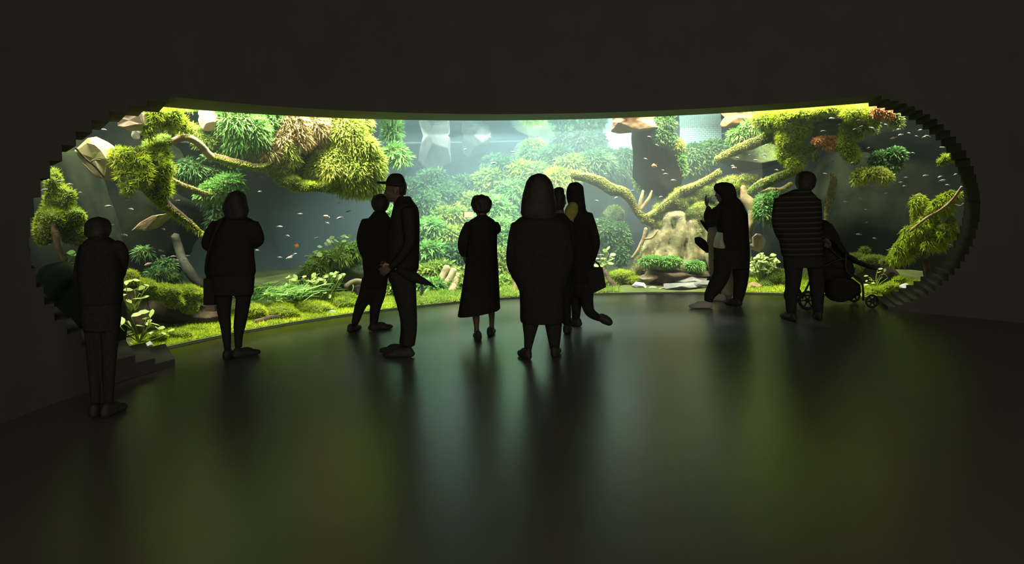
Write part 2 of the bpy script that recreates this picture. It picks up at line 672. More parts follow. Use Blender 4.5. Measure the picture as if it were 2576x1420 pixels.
def slab(name, label, pts, dd, thick, mat, cat='rock', jag=.01, cracks=None):
    """angular stone from its outline"""
    n = len(pts)
    f_ = np.array([D(x, y, dd) for x, y in pts])
    c = f_.mean(0)
    mid = c + (f_ - c) * 1.05 + (0, thick * .45, 0)
    bk = c + (f_ - c) * .85 + (0, thick, 0)
    g = np.random.default_rng(int(pts[0][0]))
    fr = c + (f_ - c) * .93 + (0, -.02, 0)
    inn = c + (f_ - c) * .80 + np.column_stack((g.normal(0, jag, n), -g.uniform(.02, .05, n), g.normal(0, jag, n)))
    V, P = loft([inn, fr, mid, bk])
    lo = np.array((c[0], c[1], V[:, 2].min()))
    o = tag(link(name, mesh_np(name, V - lo, [(p, 0) for p in P], [mat], smooth=False), None, lo), label, cat)
    if cracks:
        for k, cr in enumerate(cracks):
            P_ = [D(x, y, dd - .045) for x, y in cr]
            v, p = tube(P_, [.010] * len(P_), 6, 3)
            co = link('crack', mesh_np('crack', v - lo, [(q, 0) for q in p], [m_woodd]), o)
            co['label'] = 'dark crack across the stone'
    return o


def branch(name, label, path, mat, moss=None, cat='driftwood', rough=.16, extra=(), group=None):
    """path: (px, py, r_px, dd)"""
    def build(path):
        P = [D(x, y, dd) for x, y, r, dd in path]
        r = [rr * PXM(x, dd) for x, y, rr, dd in path]
        return tube(P, r, 14, 6, rough)
    parts = [build(path)] + [build(e) for e in extra]
    allv = np.concatenate([p[0] for p in parts])
    lo = np.array((allv[:, 0].mean(), allv[:, 1].mean(), allv[:, 2].min()))
    S = Soup()
    for v, p in parts:
        S.add(v, p)
    if moss is None:
        return tag(link(name, S.mesh(name, [mat], lo), None, lo), label, cat, group)
    t = thing(name, label, cat, lo, group)
    link('wood', S.mesh('wood', [mat], lo), t)
    kind, mm, dens, size, up = moss
    S2 = Soup()
    for v, p in parts:
        scatter(S2, v, tri_of(p), kind, 0, dens, size, keep=lambda N, C: np.where(N[:, 2] > up, 1.0, .04) * np.where(noise(C, 2.2) > -.75, 1, .12))
    o = link('moss_coat', S2.mesh('moss_coat', [mm], lo), t)
    o['label'] = 'soft green moss along the wood'
    return t


def leaf_plant(name, label, cat, spots, root, L, Wd, mat, stem=m_moss2, group=None, dd=.5, jitter=.05):
    """broad single leaves on thin stalks; spots: (px, py) of each leaf, root: (px, py)"""
    base = D(root[0], root[1], dd)
    t = thing(name, label, cat, base, group)
    SL, SS = Soup(), Soup()
    for x, y in spots:
        c = D(x, y, dd + rng.uniform(-jitter, jitter) * 2)
        d = unit(c - base) * .35 + rng.normal(size=3) * (.8, .6, .25)
        d = unit(d)
        l = L * rng.uniform(.75, 1.25)
        nr = np.array((0, -.5, 1.0)) + rng.normal(size=3) * .35
        v, p = leaves((c - d * l / 2)[None], d[None], nr[None], l, Wd * rng.uniform(.8, 1.2), (0, 0, -.15), 'oval')
        SL.add(v, p)
        e = c - d * l / 2
        md = (base + e) / 2 + rng.normal(size=3) * .02
        v, p = tube([base, md, e], [.006, .005, .004], 5, 3)
        SS.add(v, p)
    link('leaves', SL.mesh('leaves', [mat], base), t)
    link('stems', SS.mesh('stems', [stem], base), t)
    return t


def grass(name, label, cx, cy, n, h, spread, mat, dd, lean=(0, 0, 0), w=.012, cat='grass'):
    base = D(cx, cy, dd)
    P = base + rng.normal(size=(n, 3)) * (spread, spread * .6, .01)
    d = np.array((0, 0, 1.0)) + rng.normal(size=(n, 3)) * (.5, .4, .1) + np.asarray(lean)
    b = unit(rng.normal(size=(n, 3)) * (1, .6, 0)) * .5 + np.array((lean[0], 0, -.45))
    v, p = leaves(P, d, rng.normal(size=(n, 3)), h * rng.uniform(.5, 1.15, n), w, b, 'blade')
    o = link(name, Soup().add(v, p).mesh(name, [mat], base), None, base)
    return tag(o, label, cat)


def remesh(S, vox, name, mats, origin, smooth=4):
    me = S.mesh('tmp', mats)
    o = bpy.data.objects.new('tmp', me)
    COL.objects.link(o)
    r = o.modifiers.new('r', 'REMESH')
    r.mode = 'VOXEL'
    r.voxel_size = vox
    r.use_smooth_shade = True
    if smooth:
        s = o.modifiers.new('s', 'SMOOTH')
        s.iterations = smooth
        s.factor = .5
    dg = bpy.context.evaluated_depsgraph_get()
    out = bpy.data.meshes.new_from_object(o.evaluated_get(dg))
    out.name = name
    bpy.data.objects.remove(o)
    bpy.data.meshes.remove(me)
    out.materials.clear()
    for m in mats:
        out.materials.append(m)
    out.transform(Matrix.Translation(-Vector(origin)))
    return out


# ------------------------------------------------------------------ setting: the room
def prism(S, q, z0, z1, mi=0, mside=None):
    V = np.array([(x, y, z0) for x, y in q] + [(x, y, z1) for x, y in q])
    if mside is None:
        S.add(V, [np.array([(0, 3, 2, 1), (4, 5, 6, 7), (0, 1, 5, 4), (1, 2, 6, 5), (2, 3, 7, 6), (3, 0, 4, 7)])], mi)
    else:                        # face 0-1 looks into the hall, the others line the opening
        S.add(V, [np.array([(0, 1, 5, 4)])], mi)
        S.add(V, [np.array([(0, 3, 2, 1)])], 2 if z0 == HO else mside)
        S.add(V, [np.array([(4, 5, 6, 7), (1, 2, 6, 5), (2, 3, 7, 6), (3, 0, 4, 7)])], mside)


def plan_front(p, depth=.9):
    d = np.array((FX, FY)) - p
    return p + d / np.linalg.norm(d) * depth


CEIL = 5.0
NL, NR = 11, 18                  # slats in the rounded ends


def slat(i, NS):
    t0 = math.radians(13)
    u = lambda k: (math.sin(t0 + (math.pi / 2 - t0) * k / NS) - math.sin(t0)) / (1 - math.sin(t0))
    t1 = t0 + (math.pi / 2 - t0) * (i + .75) / NS
    return u(i), u(i + 1), .5 * HO * (1 - math.cos(t1))


S = Soup()
edges = []                       # (a0, a1, zbot, ztop)
a = 190.0
while a > A_L0 + .01:
    edges.append((a, max(a - 3, A_L0), None, None))
    a -= 3
w = A_L0 - A_L1
for i in reversed(range(NL)):
    u0, u1, dz = slat(i, NL)
    edges.append((A_L1 + u1 * w, A_L1 + u0 * w, dz, HO - dz))
nmid = 50
for i in range(nmid):
    k = (A_L1 - A_R1) / nmid
    edges.append((A_L1 - i * k, A_L1 - (i + 1) * k, 0, HO))
w = A_R1 - A_R0
for i in range(NR):
    u0, u1, dz = slat(i, NR)
    edges.append((A_R1 - u0 * w, A_R1 - u1 * w, dz, HO - dz))
a = A_R0
while a > 20:
    edges.append((a, a - 3, None, None))
    a -= 3
for a0, a1, zb, zt in edges:
    g0, g1 = arc(a0), arc(a1)
    q = [plan_front(g0), plan_front(g1), g1, g0]
    if zb is None:
        prism(S, q, 0, CEIL)
    else:
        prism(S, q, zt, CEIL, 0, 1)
        if zb > 0:
            prism(S, q, 0, zb, 0, 1)
tag(link('wall_front', S.mesh('wall_front', [m_wall, m_reveal_lit, m_soffit_lit], smooth=False)), 'dark curved wall with a wide stepped opening onto the tank', 'wall', kind='structure')


def box(name, x0, x1, y0, y1, z0, z1, mat, label, cat):
    S = Soup()
    prism(S, [(x0, y0), (x1, y0), (x1, y1), (x0, y1)], z0, z1)
    return tag(link(name, S.mesh(name, [mat], smooth=False)), label, cat, kind='structure')


box('floor', -13, 15, -3.5, 18, -.2, 0, m_floor, 'dark polished hall floor mirroring the tank light', 'floor')
box('ceiling', -13, 15, -3.5, 18, CEIL, CEIL + .2, m_wall, 'black hall ceiling', 'ceiling')
pL, pR = plan_front(arc(190)), plan_front(arc(20))
box('wall_left', pL[0] - .9, pL[0], -3.5, pL[1] + .1, 0, CEIL, m_wall, 'dark left hall wall', 'wall')
box('wall_right', pR[0], pR[0] + .9, -3.5, pR[1] + .1, 0, CEIL, m_wall, 'dark right hall wall', 'wall')

# tank shell
S = Soup()
for i in range(60):
    a0, a1 = 195 - i * 3.2, 195 - (i + 1) * 3.2
    prism(S, [arc(a0, RB), arc(a1, RB), arc(a1, RB + .2), arc(a0, RB + .2)], 0, CEIL)
tag(link('wall_back', S.mesh('wall_back', [m_back], smooth=False)), 'dark back wall of the planted tank', 'wall', kind='structure')

# glass pane
na = 90
S = Soup()
aa = np.linspace(A_L0 + .6, A_R0 - .6, na)
for off in (0,):
    ring = []
    for r_ in (R + .005, R + .025):
        for z in (0.001, HO + .04):
            ring.append(np.array([(*arc(x, r_), z) for x in aa]))
    V = np.concatenate(ring)
    i = np.arange(na - 1)
    f1 = np.stack((i, i + 1, na + i + 1, na + i), -1)
    f2 = np.stack((2 * na + i, 3 * na + i, 3 * na + i + 1, 2 * na + i + 1), -1)
    S.add(V, [f1, f2])
tag(link('window_1', S.mesh('window_1', [m_glass])), 'curved clear glass pane of the tank', 'window', kind='structure')
S = Soup()
P_ = [(*arc(x, R + .04), .008) for x in np.linspace(A_L1, A_R1, 40)]
v, p = tube(P_, [.008] * 40, 6, 1)
tag(link('trim_1', Soup().add(v, p).mesh('trim_1', [m_foot_line])), 'pale strip drawing the bright line along the foot of the glass', 'trim', kind='structure')  # pale strip added so the glass foot shows a bright line

# water
def ringwall(r0, r1, z0, z1, a0=192, a1=16, n=60):
    aa = np.linspace(a0, a1, n)
    V = np.concatenate([np.array([(*arc(x, r), z) for x in aa]) for r in (r0, r1) for z in (z0, z1)])
    i = np.arange(n - 1)
    A_, B_, C_, D_ = 0, n, 2 * n, 3 * n
    q = [np.stack((A_ + i, A_ + i + 1, B_ + i + 1, B_ + i), -1), np.stack((C_ + i, D_ + i, D_ + i + 1, C_ + i + 1), -1),
         np.stack((A_ + i, C_ + i, C_ + i + 1, A_ + i + 1), -1), np.stack((B_ + i, B_ + i + 1, D_ + i + 1, D_ + i), -1),
         np.array([(A_, B_, D_, C_), (A_ + n - 1, C_ + n - 1, D_ + n - 1, B_ + n - 1)])]
    return V, q


v, q = ringwall(R + .03, RB - .02, .005, WZ - .003)
tag(link('tank_water', Soup().add(v, q).mesh('tank_water', [m_water], smooth=False)), 'hazy blue green water filling the tank', 'water', kind='stuff')
for k, lab in ((1.18, 'wide thin blue green haze across the middle of the tank'), (.92, 'blue green haze hanging in the middle of the tank'), (.66, 'milky heart of the blue green haze in the middle of the tank')):
    v, q = ellipsoid((.70, 13.6, 1.32), (4.3 * k, 2.3 * k, 2.4 * k), None, 4)
    v[:, 2] = np.clip(v[:, 2], .04 / k, WZ - .02 / k)
    v[:, 1] = np.clip(v[:, 1], 10.96, 14.7)
    tag(link('water_haze', Soup().add(v, q).mesh('water_haze', [m_haze], (.70, 13.6, .05)), None, (.70, 13.6, .05)), lab, 'haze', kind='stuff')
aa = np.linspace(192, 16, 80)
V = np.concatenate([np.array([(*arc(x, r), WZ) for x in aa]) for r in (R + .03, RB - .05)])
i = np.arange(79)
tag(link('water_surface', Soup().add(V, [np.stack((i, i + 1, 80 + i + 1, 80 + i), -1)]).mesh('water_surface', [m_surf])), 'rippled water surface mirroring the plants along the top of the tank', 'water surface', kind='stuff')

# substrate: a heightfield over the tank floor
na, nr = 160, 40
aa = np.linspace(190, 18, na)
rr = np.linspace(R + .03, RB, nr)
Vs = []
for r_ in rr:
    for x in aa:
        p = arc(x, r_)
        Vs.append((p[0], p[1], 0))
Vs = np.array(Vs)
dr = np.repeat(rr - R - .03, na)
Vs[:, 2] = .02 + np.clip(dr - .3, 0, 9) * .012 + np.clip(dr, 0, .5) * .12 * (1 + noise(Vs, 1.7))
i = np.arange(nr - 1)[:, None] * na
j = np.arange(na - 1)[None, :]
qs = np.stack((i + j, i + j + 1, i + na + j + 1, i + na + j), -1).reshape(-1, 4)
tag(link('ground', Soup().add(Vs, [qs]).mesh('ground', [m_soil])), 'mossy soil bed along the tank floor', 'ground', kind='structure')


def lawn(name, label, px0, px1, d0, d1, n, mat, L=.045, w=.010, amin=None):
    """short carpet plants on the soil behind the glass"""
    pxs = rng.uniform(px0, px1, n)
    dds = d0 + (d1 - d0) * rng.random(n) ** 1.2
    P = np.array([D(x, 800, d) for x, d in zip(pxs, dds)])
    rad = np.hypot(P[:, 0] - AX, P[:, 1] - AY) - R - .03
    ok = rad > .02
    P, rad = P[ok], rad[ok]
    P[:, 2] = 0
    P[:, 2] = .02 + np.clip(rad - .3, 0, 9) * .012 + np.clip(rad, 0, .5) * .12 * (1 + noise(P, 1.7))
    n = len(P)
    d = np.array((0, 0, 1.0)) + rng.normal(size=(n, 3)) * (.6, .6, .2)
    v, p = leaves(P, d, rng.normal(size=(n, 3)), L * rng.uniform(.6, 1.4, n), w, (0, 0, -.1), 'tri')
    lo = P.mean(0); lo[2] = P[:, 2].min()
    return tag(link(name, Soup().add(v, p).mesh(name, [mat], lo), None, lo), label, 'grass', kind='stuff')


lawn('moss_lawn', 'bright yellow green carpet of moss along the left foot of the glass', 330, 1000, .04, 1.5, 26000, m_moss)
lawn('hazy_lawn', 'hazy green low plants along the centre foot of the glass', 990, 1560, .04, 1.5, 16000, m_moss2, .06, .014)
lawn('green_lawn', 'green carpet of moss along the right foot of the glass', 1860, 2330, .04, 1.2, 14000, m_moss)
# ------------------------------------------------------------------ the planted tank, left end
mass('moss_mound', 'fir-shaped yellow green moss mound at the far left end of the tank', 'moss',
     [(137, 462, 17, 34, .5), (148, 505, 36, 36, .5), (158, 548, 52, 36, .5), (128, 560, 36, 40, .5), (182, 590, 34, 22, .45), (205, 608, 20, 12, .4), (110, 590, 20, 26, .5)], 'moss', m_moss, .8, 1.0, amp=.25)
branch('driftwood_stick', 'orange brown stick hanging under the far left moss mound',
       [(132, 560, 5, .4), (140, 590, 10, .38), (148, 620, 8, .38), (160, 655, 4, .4), (168, 680, 3, .45)], m_woodp)
leaf_plant('small_leaf_plant', 'small leafy sprig under the far left moss mound', 'plant',
           [(168, 640), (178, 634), (172, 652), (184, 640), (180, 660), (166, 656)], (172, 678), .07, .05, m_green, dd=.35)
leaf_plant('small_leaf_plant', 'tiny leafy sprig left of the small dark visitor', 'plant',
           [(190, 682), (198, 676), (203, 690), (184, 692), (172, 700)], (197, 708), .07, .035, m_green, dd=.35)
slab('stone_slab', 'large sandy stone slab with dark cracks at the upper left of the tank',
     [(186, 378), (222, 344), (240, 356), (258, 374), (277, 398), (273, 420), (266, 455), (238, 448), (205, 408)], .55, .35, m_rocky,
     cracks=[[(190, 372), (215, 400), (240, 420), (262, 447)], [(228, 408), (238, 402), (252, 404)]])
slab('pink_stone', 'pinkish stone block under the stepped upper left edge', [(296, 296), (322, 280), (362, 284), (366, 310), (348, 318), (314, 327), (296, 318)], .35, .3, m_rockp)
mass('moss_cushion', 'yellow moss cushion hanging beside the pink stone at upper left', 'moss',
     [(385, 290, 30, 22, .4), (420, 295, 36, 26, .4), (446, 312, 24, 18, .45), (374, 325, 12, 22, .4), (470, 322, 16, 10, .5)], 'bigmoss', m_moss, 1.2)
rock('grey_stone', 'small grey stone below the pink stone at upper left', 345, 340, 14, 16, .6, m_rockg, 5, tilt=30)
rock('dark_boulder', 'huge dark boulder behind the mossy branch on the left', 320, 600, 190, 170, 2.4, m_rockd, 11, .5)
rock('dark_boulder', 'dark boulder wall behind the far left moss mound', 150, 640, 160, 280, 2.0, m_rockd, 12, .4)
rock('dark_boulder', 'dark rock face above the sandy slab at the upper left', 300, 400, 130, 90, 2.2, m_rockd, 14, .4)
rock('dark_boulder', 'low rock made near black for the shade at the foot of the far left end', 160, 775, 90, 95, .35, m_rockd, 15, .5)  # put in to darken this corner; the shade is in its colour
rock('dark_boulder', 'rock made near black for the shade beside the broad leaves at the far lower left', 255, 810, 70, 80, .45, m_rockd, 16, .5)  # near-black stand-in for the shade low at the left end
slab('stone_tip', 'pale pointed stone tip jutting from the dark left boulder', [(330, 582), (352, 560), (385, 542), (404, 540), (396, 552), (362, 580)], .95, .35, m_woodp)
branch('mossy_branch', 'thick mossy branch slanting down to the right on the left side',
       [(318, 420, 20, .5), (352, 450, 20, .5), (380, 480, 18, .48), (412, 512, 14, .46), (450, 542, 11, .44), (482, 566, 8, .42), (508, 585, 3, .4)], m_woodd, ('frond', m_moss, 1.3, .6, -.2))
mass('moss_cushion', 'yellow green moss clump draped on top of the left mossy branch', 'moss',
     [(300, 396, 26, 22, .5), (335, 402, 36, 26, .46), (372, 405, 34, 24, .48), (400, 385, 26, 24, .5), (345, 440, 34, 26, .42), (310, 430, 16, 22, .46), (396, 430, 34, 30, .46), (410, 468, 20, 24, .44), (322, 470, 13, 18, .42)], 'bigmoss', m_moss, 1.3, .9, amp=.28)
leaf_plant('small_leaf_plant', 'light leafy sprig dangling under the left mossy branch', 'plant',
           [(318, 462), (325, 470), (332, 476), (320, 482), (330, 490), (340, 470), (314, 474)], (330, 455), .06, .035, m_pale, dd=.4)
branch('driftwood_branch', 'crooked bare branch arching to the right over the dark upper left hollow',
       [(398, 372, 11, .7), (425, 360, 9, .65), (452, 349, 9, .6), (474, 347, 9, .6), (500, 362, 9, .6), (520, 384, 9, .62), (534, 397, 10, .64)], m_woodp, None)
branch('mossy_branch', 'horizontal yellow moss branch with an upturned tip below the hanging plants',
       [(530, 392, 9, .64), (556, 400, 10, .62), (592, 409, 10, .6), (630, 418, 9, .6), (660, 417, 6, .58), (690, 404, 2, .56)], m_woodd, ('moss', m_moss, 1.6, .8, -.1))
mass('moss_cushion', 'olive moss lump where the crooked bare branch begins', 'moss', [(385, 365, 22, 18, .7), (410, 356, 22, 14, .7), (372, 385, 18, 20, .65)], 'moss', m_moss2, 1.2)
branch('mossy_branch', 'thin olive branch running down to the right below the left hollow',
       [(405, 440, 9, .8), (440, 460, 9, .8), (475, 474, 8, .78), (512, 486, 6, .78), (545, 492, 3, .78)], m_wood, ('moss', m_olive, 1.8, 1.1, -.5))
mass('leafy_bush', 'hazy fern bush at the far side of the left hollow', 'plant', [(480, 425, 34, 22, 1.3), (520, 440, 40, 26, 1.3), (560, 430, 30, 20, 1.4), (540, 395, 24, 12, 1.4)], 'fern', m_teal, 1, .9)
mass('leafy_bush', 'bright fern bush above the lone woman on the left', 'plant', [(555, 470, 34, 18, .9), (580, 455, 26, 16, .9), (530, 485, 34, 16, .9), (595, 475, 16, 12, .9)], 'fern', m_green, 1.1, .9)
mass('leafy_bush', 'dim bush behind the lone woman on the left', 'plant', [(550, 520, 24, 36, 1.4), (540, 555, 16, 16, 1.4)], 'fern', m_teal, .8, 1)
mass('moss_cushion', 'olive moss slope between the bare branch and the hanging leaves', 'moss', [(515, 350, 34, 22, 1.1), (545, 372, 34, 18, 1.1), (480, 330, 26, 16, 1.2), (575, 385, 26, 12, 1.1)], 'bigmoss', m_moss2, 1.0)
rock('hazy_rock', 'brownish rock hanging at the surface right of the yellow moss', 530, 302, 24, 26, .9, m_rockp, 21, .8)
branch('driftwood_log', 'grey leaning trunk in the dim water on the left', [(440, 592, 10, 1.6), (450, 625, 11, 1.6), (462, 660, 12, 1.5), (484, 695, 12, 1.4), (512, 720, 10, 1.3)], m_woodg)
mass('leafy_bush', 'dim curly plant in front of the grey leaning trunk', 'plant', [(415, 668, 20, 14, 1.2), (400, 690, 30, 14, 1.1), (362, 632, 20, 9, 1.3), (430, 700, 24, 12, 1.1)], 'willow', m_teal, .7, .8)
mass('moss_ledge', 'bright moss ledge overhanging a dark hollow at lower left', 'moss',
     [(325, 702, 26, 20, .8), (360, 722, 36, 18, .75), (410, 738, 44, 20, .7), (465, 740, 44, 20, .7), (505, 745, 24, 16, .7), (478, 770, 22, 20, .62), (440, 762, 24, 14, .62)], 'moss', m_moss, 1.3, .9, amp=.12)
rock('cave_rock', 'black rock drawing the shaded hollow under the bright left moss ledge', 430, 790, 110, 36, 1.05, m_woodd, 31, .6)  # solid dark rock painted as the shade inside the hollow
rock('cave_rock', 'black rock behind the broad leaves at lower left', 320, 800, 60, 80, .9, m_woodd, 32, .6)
leaf_plant('broad_leaf_plant', 'pale broad leaf plant beside the small dark visitor at lower left', 'plant',
           [(326, 706), (318, 710), (342, 704), (322, 728), (340, 727), (354, 724), (368, 716), (306, 742), (352, 738), (366, 746), (346, 750), (330, 768), (345, 764), (324, 756), (300, 722)],
           (330, 790), .10, .05, m_pale, dd=.35)
leaf_plant('broad_leaf_plant', 'green broad leaf plant low at the stepped left corner', 'plant',
           [(360, 784), (381, 786), (344, 790), (376, 806), (296, 812), (306, 806), (326, 813), (352, 818), (372, 814), (388, 814), (396, 825), (290, 830), (318, 836), (325, 840), (412, 838), (430, 830), (405, 824), (384, 838), (300, 818), (366, 800)],
           (350, 862), .11, .06, m_pale, dd=.22)
mass('moss_cushion', 'bright moss bump beside the green broad leaves at lower left', 'moss', [(440, 848, 40, 16, .3), (490, 835, 40, 14, .45), (400, 850, 20, 12, .25), (530, 832, 30, 12, .5)], 'moss', m_moss, 1.3)
rock('pebble', 'pale pebble at the stepped lower left corner of the glass', 375, 868, 12, 8, .08, m_rockw, 41)
rock('pebble', 'pale pebble left of the lone woman by her ankles', 543, 843, 9, 6, .2, m_rockw, 42)

# ------------------------------------------------------------------ left of centre
grass('long_grass', 'long arching grass clump right of the lone woman', 665, 752, 420, .42, .22, m_green, .75, (.35, 0, 0), .014)
grass('long_grass', 'short green grass clump behind the pale round leaves', 735, 740, 160, .25, .22, m_green, .9, (.1, 0, 0), .014)
mass('moss_cushion', 'bright moss bank under the pale round leaf bed', 'moss', [(690, 790, 60, 24, .45), (770, 785, 70, 26, .5), (850, 765, 60, 26, .55), (900, 775, 40, 24, .5), (640, 790, 30, 24, .4)], 'moss', m_moss, 1.1)
SPOTS = []
for cx, cy, n, rx, ry in ((700, 740, 22, 30, 20), (760, 715, 40, 40, 22), (820, 705, 34, 34, 16), (850, 692, 12, 18, 10), (790, 745, 26, 40, 16), (740, 785, 22, 30, 16), (830, 745, 12, 24, 16), (800, 775, 14, 30, 12)):
    for _ in range(n):
        SPOTS.append((cx + rng.uniform(-rx, rx), cy + rng.uniform(-ry, ry)))
leaf_plant('round_leaf_plant', 'big bed of pale round leaves on the moss left of the strolling pair', 'plant', SPOTS, (780, 800), .085, .065, m_pale, dd=.55)
rock('mossy_rock', 'hazy mossy boulder crowned with round leaves behind the strolling pair', 870, 700, 96, 58, 1.5, m_rockm, 51, .8, tilt=-18, moss=('moss', m_moss2, .45, 1.0, .35))
mass('moss_cushion', 'olive grassy moss sweeping left down the hazy boulder', 'moss', [(830, 650, 44, 12, 1.2), (880, 636, 36, 12, 1.2), (795, 675, 26, 16, 1.2), (770, 700, 20, 12, 1.2), (900, 622, 26, 10, 1.2)], 'willow', m_moss2, 1.0, .9)
leaf_plant('round_leaf_plant', 'pale round leaf sprig on top of the hazy mossy boulder', 'plant',
           [(835, 597), (830, 606), (824, 612), (842, 616), (855, 612), (858, 600), (872, 596), (880, 593), (865, 606), (804, 620), (812, 628), (820, 634), (832, 628), (793, 632), (804, 640), (838, 625), (846, 605), (826, 640), (850, 597), (864, 593), (876, 604)],
           (850, 650), .095, .08, m_pale, dd=.8)
branch('arched_root', 'pale arched root over a dark hole behind the walking boy', [(868, 722, 5, .9), (885, 710, 6, .9), (905, 708, 7, .9), (918, 722, 8, .9), (920, 745, 7, .9), (912, 765, 5, .9)], m_woodp)
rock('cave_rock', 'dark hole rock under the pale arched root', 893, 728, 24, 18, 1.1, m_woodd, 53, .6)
branch('black_driftwood', 'black driftwood piece lying on the front moss right of the lone woman', [(640, 812, 6, .22), (668, 804, 8, .24), (700, 800, 9, .24), (728, 806, 7, .22), (745, 812, 3, .2)], m_woodd)
rock('white_stone', 'white stone on the moss near the walking boy', 833, 792, 17, 12, .22, m_rockw, 44)

# ------------------------------------------------------------------ hanging plants at the top left of centre
mass('hanging_leaves', 'green leafy clump at the surface left of the pinkish leaves', 'plant', [(590, 310, 42, 34, .8), (630, 335, 44, 38, .75), (600, 350, 30, 24, .8), (660, 300, 40, 26, .8)], 'willow', m_green, 1.3, 1.0)
mass('hanging_leaves', 'pinkish brown leafy clump hanging at the surface', 'plant', [(720, 320, 50, 36, .75), (780, 325, 44, 34, .75), (690, 360, 44, 28, .75), (740, 350, 40, 24, .7), (670, 385, 26, 14, .7)], 'willow', m_pink, 1.4, 1.0)
mass('hanging_leaves', 'lime green leafy curtain left of the open blue water', 'plant',
     [(860, 335, 56, 44, .7), (890, 375, 52, 44, .65), (915, 420, 46, 46, .6), (880, 430, 54, 40, .6), (825, 425, 44, 40, .65), (840, 395, 40, 30, .65), (930, 460, 34, 24, .55), (890, 465, 40, 18, .55), (800, 320, 30, 26, .8), (905, 310, 24, 24, .7)], 'willow', m_leafy, 1.5, 1.0)
mass('hanging_leaves', 'small lime leaf tuft dangling at the upturned branch tip', 'plant', [(722, 375, 16, 20, .6), (735, 400, 14, 12, .6)], 'willow', m_leafy, 1.4, .8)
mass('moss_garland', 'yellow moss garland sagging along the foot of the hanging leaves', 'moss',
     [(660, 418, 34, 12, .75), (700, 432, 30, 14, .7), (725, 455, 30, 16, .65), (760, 470, 36, 14, .6), (800, 468, 34, 14, .6), (840, 472, 34, 13, .6), (875, 478, 26, 10, .6), (820, 450, 26, 14, .6), (690, 418, 24, 10, .7)], 'moss', m_moss, 1.3, 1.0)
rock('hazy_rock', 'grey green rock core seen between the hanging leaves', 765, 405, 70, 58, 1.15, m_rockm, 61, .8, moss=('bigmoss', m_moss2, .5, 1.0, -.6))

# ------------------------------------------------------------------ hazy centre
rock('hazy_rock', 'pale rock shape standing in for a reflection in the blue haze above the woman in the dress', 1092, 375, 42, 54, 3.4, m_rockh, 71, .8)  # solid rock modelled in place of a reflection under the surface
rock('hazy_rock', 'faint pale rock shape standing in for a second reflection, right of the first in the blue haze', 1192, 356, 36, 34, 3.6, m_rockh, 72, .8)  # second solid rock modelled in place of a reflection
mass('leafy_bush', 'small green fern tuft in the haze just right of the lime curtain', 'plant', [(995, 385, 26, 20, 1.8), (1010, 398, 16, 12, 1.7), (985, 330, 16, 26, 2.1)], 'fern', m_green, 1.0, 1.2)
BUSH = [
    (1475, 360, 40, 42, 3.0, 't'), (1425, 360, 28, 34, 3.2, 't'), (1345, 372, 26, 16, 2.9, 'm'), (1335, 395, 30, 18, 2.8, 'g'), (1400, 410, 44, 36, 2.6, 't'), (1450, 420, 44, 26, 2.2, 'm'),
    (1310, 428, 26, 20, 2.5, 'y'), (1275, 432, 44, 32, 2.8, 't'), (1350, 450, 46, 34, 2.4, 'm'), (1410, 450, 36, 22, 2.0, 'y'), (1240, 465, 46, 36, 2.7, 'm'), (1300, 490, 50, 36, 2.4, 'g'),
    (1180, 480, 44, 34, 2.9, 't'), (1190, 520, 44, 30, 2.5, 'm'), (1250, 540, 44, 36, 2.0, 'g'), (1130, 500, 40, 40, 2.8, 't'), (1085, 480, 36, 44, 3.0, 't'), (1075, 520, 30, 36, 2.6, 't'),
    (1130, 555, 44, 32, 2.3, 'm'), (1080, 580, 36, 30, 2.0, 'g'), (1120, 605, 44, 30, 1.9, 'm'), (1080, 640, 36, 30, 1.6, 'g'), (1145, 650, 38, 36, 1.6, 't'), (1265, 600, 36, 40, 1.6, 'g'),
    (1100, 690, 50, 30, 1.3, 'm'), (1270, 670, 34, 40, 1.3, 'm'), (1080, 735, 44, 26, .9, 'g'), (1140, 735, 40, 24, .9, 'm'), (1275, 725, 34, 26, .9, 'm'), (1000, 740, 36, 28, 1.0, 'm'),
    (1210, 600, 40, 50, 2.0, 't'), (1200, 690, 44, 40, 1.4, 'm'), (985, 560, 20, 40, 2.2, 'g'), (1030, 480, 24, 26, 3.2, 't'), (1240, 405, 20, 12, 3.2, 't'), (1350, 530, 40, 40, 2.2, 't'), (1500, 410, 40, 26, 2.2, 't'),
]
ROWS = ((0, 405, 'topmost'), (405, 462, 'upper'), (462, 560, 'middle'), (560, 662, 'lower'), (662, 999, 'bottom'))
ORD = ['first', 'second', 'third', 'fourth', 'fifth', 'sixth', 'seventh', 'eighth', 'ninth', 'tenth', 'eleventh']
for k, (x, y, rx, ry, dd, c) in enumerate(BUSH):
    y0, y1, rw = [r for r in ROWS if r[0] <= y < r[1]][0]
    nth = ORD[sorted(bx for bx, by, *_ in BUSH if y0 <= by < y1).index(x)]
    lab = {'t': 'dim teal', 'm': 'olive green', 'g': 'fresh green', 'y': 'yellow green'}[c] + f' bush, {nth} from the left in the {rw} row of the hazy centre slope'
    mass('leafy_bush', lab, 'bush', [(x, y, rx, ry, dd), (x - rx * .6, y + ry * .5, rx * .6, ry * .6, dd + .1), (x + rx * .6, y + ry * .4, rx * .6, ry * .6, dd + .1)], 'bush', {'t': m_teal, 'm': m_moss2, 'g': m_green, 'y': m_moss}[c], 1.3, .9,
         group='bushes on the hazy green slope', amp=.3)
rock('hazy_rock', 'big green rock slope carrying the hazy bushes in the centre', 1230, 640, 230, 190, 3.6, m_rockm, 75, .5)
rock('hazy_rock', 'dim rock hill behind the upper bushes right of centre', 1420, 520, 170, 150, 4.0, m_rockm, 76, .5)
